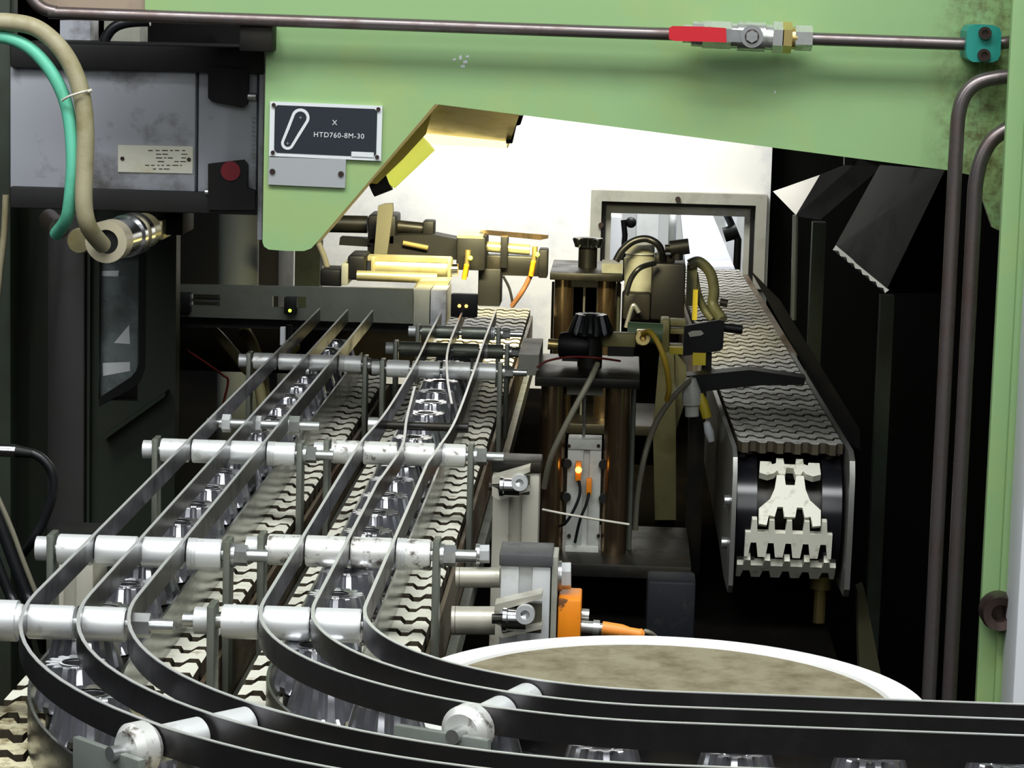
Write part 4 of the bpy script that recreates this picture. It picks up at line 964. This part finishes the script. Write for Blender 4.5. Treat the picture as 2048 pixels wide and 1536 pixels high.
tag(B().tube([at(*q) for q in hg], .0066, 14).build('green_hose', 'hose_green'), 'mint green hose arching down inside the thick grey hose', 'hose')
tag(B().tube([at(124, 201, HY - .006), at(140, 192, HY - .012), at(165, 184, HY - .013), at(178, 181, HY - .004)], .0012, 8).tube([at(174, 184, HY - .006), at(184, 180, HY - .006)], .0018, 6, False).build('cable_tie', 'tie_white'), 'white cable tie binding the green and grey hoses', 'tie')
cn = thing('hose_connector', 'chrome round connector that the grey hose plugs into', 'connector', at(240, 490, 2.7))
c0 = at(212, 484, 2.68); c1_ = at(285, 462, 2.84); dv = (c1_ - c0)
B().ring(c0, c0 + dv * .18, .0215, .0125, 32).build('front_ring', 'connector_ring', cn)
B().cyl(c0 + dv * .12, c0 + dv * .5, .0205, 32).build('sleeve', 'chrome', cn)
B().cyl(c0 + dv * .5, c0 + dv * .58, .0225, 32).cyl(c0 + dv * .68, c0 + dv * .78, .0225, 32).build('ribs', 'chrome', cn)
B().cyl(c0 + dv * .5, c0 + dv * 1.05, .019, 28).build('rear_sleeve', 'arm_gold', cn)
B().cyl(c0 + dv * .03, c0 + dv * .13, .0124, 24).build('bore', 'bore_black', cn)
tag(B().lathe([(0, 0), (.0125, 0), (.0135, .003), (.0135, .008), (0, .01)], at(157, 482, 2.75), (.2, 1, 0), 24).build('brass_plug', 'arm_gold'), 'brass coloured round cap left of the chrome connector', 'cap')
gc = thing('cable_gland', 'dark gland at the lower end of the green hose', 'gland', at(108, 475, 2.68))
B().cyl(at(118, 458, 2.67), at(98, 438, 2.72), .0105, 20).build('nut', 'bolt_dark', gc)
tag(B().pb(300, 480, 2.9, 326, 440, 3.0, .002).build('brass_block', 'arm_gold'), 'brass toned block right of the chrome connector', 'block')
tag(B().pb(328, 470, 2.92, 365, 424, 3.0, .002).build('dark_block', 'dark_sheet'), 'dark metal block under the gearbox beside the brass block', 'block')
# pale column and dark backdrop cabinet
pc_ = at(478, 440, 3.9); tag(B().cyl((pc_.x, 3.9, .66), (pc_.x, 3.9, 1.2), .03, 24).build('grey_column', 'column_grey'), 'pale round column behind the slotted bar', 'column')
pc_ = at(616, 440, 4.2); tag(B().bb((pc_.x - .02, 4.2, .68), (pc_.x + .02, 4.24, 1.3)).build('green_column', 'green_dark'), 'dark green square column behind the beam tip', 'column')
x0 = at(335, 500, 4.3).x; x1 = at(558, 500, 4.3).x
tag(B().bb((x0 - .1, 4.3, 0), (x1, 4.5, 1.5), .004).build('dark_cabinet', 'black_metal'), 'black cabinet standing in the dark behind the slotted bar', 'cabinet')
# cabinet door with window at the left
DY = 3.2
dr = thing('cabinet_door', 'dark green cabinet door with a tall reflecting window', 'door', at(200, 1200, DY))
xl = at(-60, 600, DY).x; xa = at(198, 600, DY).x; xb = at(276, 600, DY).x; xr = at(352, 600, DY).x
zt_, zb_, zw0, zw1 = 1.30, .05, at(200, 800, DY).z, at(200, 505, DY).z
B().bb((xl, DY, zb_), (xa, DY + .03, zt_)).bb((xb, DY, zb_), (xr, DY + .03, zt_)).bb((xa, DY, zb_), (xb, DY + .03, zw0)).bb((xa, DY, zw1), (xb, DY + .03, zt_)).build('panel', 'door_green', dr)
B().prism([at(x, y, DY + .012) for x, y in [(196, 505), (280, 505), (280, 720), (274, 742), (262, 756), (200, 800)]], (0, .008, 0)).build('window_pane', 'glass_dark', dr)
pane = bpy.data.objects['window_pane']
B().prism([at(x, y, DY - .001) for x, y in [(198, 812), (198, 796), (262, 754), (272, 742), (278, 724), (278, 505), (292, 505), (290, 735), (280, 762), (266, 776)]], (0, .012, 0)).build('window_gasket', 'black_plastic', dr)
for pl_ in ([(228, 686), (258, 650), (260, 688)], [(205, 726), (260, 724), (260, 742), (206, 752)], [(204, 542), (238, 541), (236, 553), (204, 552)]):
    B().prism([at(x, y, DY + .0115) for x, y in pl_], (0, .0005, 0)).build('painted_reflection', 'window_reflection', pane)  # pale shapes painted on the pane as bright reflections
B().bb((at(100, 600, DY).x, DY - .02, zb_), (at(176, 600, DY).x, DY, at(100, 424, DY).z), .003).build('cover_panel', 'door_grey', dr)
B().bb((at(178, 600, DY).x, DY - .012, zb_), (at(184, 600, DY).x, DY, zt_)).build('seam_strip', 'door_green', dr)
B().prism([at(x, y, DY - .03) for x, y in [(203, 872), (330, 785), (330, 793), (203, 884)]], (0, .03, 0)).build('ledge', 'green_dark', dr)
q = at(60, 600, DY - .1).x
tag(B().bb((xl - .2, DY - .12, 0), (at(22, 900, DY - .12).x, DY - .08, 1.4), .003).build('green_panel', 'green_dark'), 'dark green side panel at the far left edge', 'cabinet')  # flat green panel at the left edge, not a whole cabinet
b = B().tube([at(12, 390, 3.0), at(8, 470, 3.0), at(0, 540, 3.0), at(-10, 640, 3.0)], .004, 8)
tag(b.build('grey_cable', 'hose_grey'), 'thin pale cable hanging at the far left below the gearbox', 'cable')
# probe with coiled cable
pb = thing('silver_probe', 'silver probe with black boot entering from the left edge', 'probe', at(20, 915, 2.3))
B().cyl(at(-60, 898, 2.3), at(32, 902, 2.3), .0058, 18).build('barrel', 'chrome', pb)
B().cyl(at(30, 902, 2.3), at(66, 907, 2.3), .0058, 16, .0042).build('boot', 'black_plastic', pb)
B().tube([at(64, 906, 2.3), at(85, 918, 2.3), at(104, 945, 2.3), at(106, 985, 2.3), at(88, 1040, 2.3), at(66, 1080, 2.3), at(48, 1105, 2.31)], .0042, 10).build('cable', 'cable_black', pb)
for i, (a_, c_, r_, lab, m) in enumerate(((0, 0, .0052, 'thick black cable at the lower left edge', 'cable_black'), (-34, 14, .0046, 'second black cable, nearer the left edge', 'cable_black'), (20, -12, .0022, 'thin grey cable beside the thick black cables', 'cable_grey'))):
    tag(B().tube([at(-40 + a_, 960, 2.2), at(0 + a_, 1050, 2.2), at(26 + a_, 1120, 2.2), at(52 + a_, 1185, 2.2), at(72 + a_, 1228, 2.2), at(90 + a_, 1300, 2.25)], r_, 10).build('edge_cable', m), lab, 'cable')

# ------------------------------------------------------------------ sensor posts and side brackets
def post(x0, x1, y0, Y, lab, capm, zbot=.68, d=.045):
    lo = at(x0, y0, Y); hi = at(x1, y0, Y); X0, X1, Zt = lo.x, hi.x, lo.z
    t = thing('profile_post', lab, 'post', ((X0 + X1) / 2, Y + d / 2, zbot)); w_ = X1 - X0
    b = B().bb((X0 + .0015, Y, zbot), (X0 + .0015 + w_ * .34, Y + d, Zt - .01), .0008).bb((X1 - .0015 - w_ * .34, Y, zbot), (X1 - .0015, Y + d, Zt - .01), .0008)
    b.bb((X0 + .0015 + w_ * .33, Y + .003, zbot), (X1 - .0015 - w_ * .33, Y + d, Zt - .01)); b.build('profile', 'aluminium_clean' if capm == 'black_cap' else 'anodised', t)
    B().bb((X0, Y - .002, Zt - .01), (X1, Y + d + .002, Zt), .0012).build('end_cap', capm, t)
    return t, X0, X1, Zt
p1_, a0_, a1_, az = post(999, 1106, 1106, 2.05, 'front aluminium profile post with black end cap by the disc', 'black_cap')
B().bb((a1_ - .0005, 2.052, .68), (a1_ + .004, 2.09, az - .002), .0005).build('side_bar', 'frame_grey', p1_)
p2_, b0_, b1_, bz_ = post(984, 1083, 922, 2.42, 'rear aluminium profile post, yellowed, with dark top', 'black_steel')
p3_, c0_, c1_, cz = post(90, 190, 1072, 2.12, 'aluminium profile post with dark cap left of the outer lane', 'black_metal', d=.06)
def tbolt(x0, x1, y, Y, r, lab):
    t = thing('standoff', lab, 'standoff', at(x0, y, Y))
    B().cyl(at(x0 + 14, y, Y), at(x1, y, Y), r, 24).build('sleeve', 'anodised', t)
    for k in range(2): B().cyl(at(x0 + k * 8, y, Y), at(x0 + 7 + k * 8, y, Y), r * 1.02, 24).build('ring', 'anodised', t)
tbolt(912, 1000, 1155, 2.09, .0082, 'upper aluminium standoff joining the inner lane to the front post')
tbolt(904, 990, 1241, 2.05, .0112, 'lower thicker aluminium standoff beside the disc')
def clampb(x0, y0, x1, y1, Y, lab, cx, cy_):
    t = thing('clamp_bracket', lab, 'bracket', at((x0 + x1) / 2, y1, Y)); d = .02
    B().prism([at(x, y, Y) for x, y in [(x0, y0 + 22), (x1, y0), (x1, y0 + 10), (x0 + 12, y0 + 34), (x0, y0 + 34)]], (0, d, 0)).build('upper_jaw', 'anodised', t)
    B().prism([at(x, y, Y) for x, y in [(x0, y1 - 8), (x0, y1 - 28), (x0 + 12, y1 - 22), (x0 + 14, y1 - 8), (x1, y1 - 26), (x1, y1 - 18), (x0 + 14, y1)]], (0, d, 0)).build('lower_jaw', 'anodised', t)
    B().pb(x0 + 14, y1 - 12, Y + .012, x1, y0 + 20, Y + d).build('back', 'bar_dull', t)
    B().lathe([(0, 0), (.0105, 0), (.0105, .003), (.0095, .004), (.0095, .018), (0, .018)], at(x0 + 16, (y0 + y1) / 2 + 6, Y + .004), (1, 0, 0), 24).build('bush', 'chrome', t)
    B().cyl(at(x0 - 6, (y0 + y1) / 2 + 6, Y + .004), at(x0 + 16, (y0 + y1) / 2 + 6, Y + .004), .004, 12).build('screw_shank', 'black_steel', t)
    p = at(cx, cy_, Y - .006)
    B().ring(p, p + Yv * .008, .0075, .0036, 22).cyl(p + Yv * .003, p + Yv * .014, .0037, 6).build('socket_bolt', 'aluminium_clean', t)
clampb(990, 1187, 1084, 1276, 2.02, 'open clamp bracket with socket bolt on the front post', 1050, 1230)
clampb(984, 934, 1060, 1000, 2.39, 'open clamp bracket with socket bolt on the rear post', 1039, 966)
def knob(x0, x1, y, Y, r, lab):
    t = thing('hex_bolt', lab, 'bolt', at(x0, y, Y)); B().cyl(at(x0, y, Y), at(x0 + (x1 - x0) * .3, y, Y), r * 1.1, 20).build('washer', 'zinc', t)
    nut(B(), at(x0 + (x1 - x0) * .3, y, Y), at(x1, y, Y), r).build('head', 'aluminium_clean', t)
knob(1116, 1142, 1152, 2.08, .011, 'large hex bolt head on the right of the front post')
knob(952, 979, 1108, 2.09, .0075, 'hex bolt head hanging below the long side bracket')
se = thing('proximity_sensor', 'orange square sensor with nickel plug and orange cable boot', 'sensor', at(1140, 1268, 2.07))
lo = at(1114, 1290, 2.06); hi = at(1163, 1198, 2.06)
B().bb((lo.x, 2.055, lo.z), (hi.x, 2.1, hi.z), .0015).build('body', 'orange_plastic', se)
B().cyl(at(1163, 1230, 2.08), at(1178, 1231, 2.08), .0052, 16).build('gland', 'nickel', se)
B().cyl(at(1162, 1253, 2.07), at(1186, 1255, 2.07), .005, 16).cyl(at(1186, 1255, 2.07), at(1199, 1256, 2.07), .0062, 16).cyl(at(1199, 1256, 2.07), at(1206, 1256, 2.07), .004, 14).build('plug', 'nickel', se)
B().lathe([(0, 0), (.0055, 0), (.0055, .016), (.0042, .022), (.0042, .030), (.0048, .031), (.003, .034), (0, .034)], at(1204, 1256, 2.07), (1, 0, -.13), 18).build('boot', 'orange_boot', se)
B().tube([at(1288, 1262, 2.07), at(1300, 1266, 2.07), at(1312, 1276, 2.08), at(1322, 1300, 2.1)], .002, 8).build('cable', 'cable_grey', se)

# ------------------------------------------------------------------ dark sheet metal on the right
def sheet(pts, Yf, th, m, name, lab, cat):
    return tag(B().prism([at(x, y, Y) for x, y, Y in pts], (0, th, 0)).build(name, m), lab, cat)
sf = thing('folded_sheet', 'large dark folded sheet with jagged bright lower edge', 'sheet', at(1760, 585, 3.6))
B().prism([at(1666, 500, 3.7), at(1770, 586, 3.5), at(1890, 340, 3.4), at(1760, 330, 3.7)], (0, .002, 0)).build('left_face', 'dark_sheet', sf)
B().prism([at(1770, 586, 3.5), at(1905, 588, 3.6), at(1905, 340, 3.6), at(1890, 340, 3.4)], (0, .002, 0)).build('right_face', 'dark_sheet', sf)
pts = []
for k in range(15):
    f = k / 14; x = 1666 + 104 * f; y = 500 + 86 * f; Y = 3.69 - .2 * f; pts.append(at(x + (4 if k % 2 else 0), y + (-4 if k % 2 else 0), Y))
ups = [at(1770 - 104 * f + 8 - 2 * f, 586 - 86 * f - 6 - 3 * f, 3.49 + .2 * f) for f in (0, .5, 1)]
B().prism(pts + ups, (0, .003, 0)).build('jagged_edge', 'bright_sheet', sf)
ff = thing('sheet_chute', 'hanging sheet metal chute with one bright triangular flap by the back wall', 'chute', at(1592, 640, 4.18))
B().prism([at(x, y, Y) for x, y, Y in [(1546, 383, 4.86), (1640, 350, 4.62), (1592, 430, 4.72)]], (0, .003, 0)).build('bright_flap', 'bright_sheet', ff)['label'] = 'bright pale flap'
B().prism([at(x, y, Y) for x, y, Y in [(1640, 350, 4.61), (1592, 432, 4.71), (1640, 440, 4.6), (1762, 335, 4.3), (1720, 318, 4.3)]], (0, .003, 0)).build('dark_flap', 'dark_sheet', ff)
B().cyl(at(1592, 430, 4.72), at(1587, 640, 4.72), .006, 12).build('hanging_rod', 'steel_bar', ff)
q = at(1700, 330, 4.35); B().bb((q.x - .01, 4.34, q.z), (q.x + .01, 4.36, 1.95)).build('hanger', 'black_metal', ff)
for x, m, lab, Y in ((1637, 'green_dark', 'dim green post behind the thin hanging rod', 4.4), (1780, 'green_dark', 'dim green post under the folded sheet', 4.3)):
    p = at(x, 500, Y); tag(B().bb((p.x - .011, Y, 0), (p.x + .011, Y + .03, at(x, 445 if x < 1700 else 592, Y).z)).build('dim_post', m), lab, 'post')
tag(B().prism([at(x, y, 4.0) for x, y in [(1500, 540), (1560, 600), (1720, 860), (1720, 900), (1690, 880), (1540, 610)]], (0, .01, 0)).build('side_cover', 'black_metal'), 'dark sloping cover along the right side of the right conveyor', 'cover')
q = at(1735, 1270, 3.0); tag(B().prism([at(1715, 1180, 3.0), at(1728, 1175, 3.0), at(1770, 1390, 2.8), at(1720, 1390, 2.8)], (0, .03, 0)).build('sloping_bar', 'olive_dim'), 'dim olive bar sloping down right of the disc', 'bar')
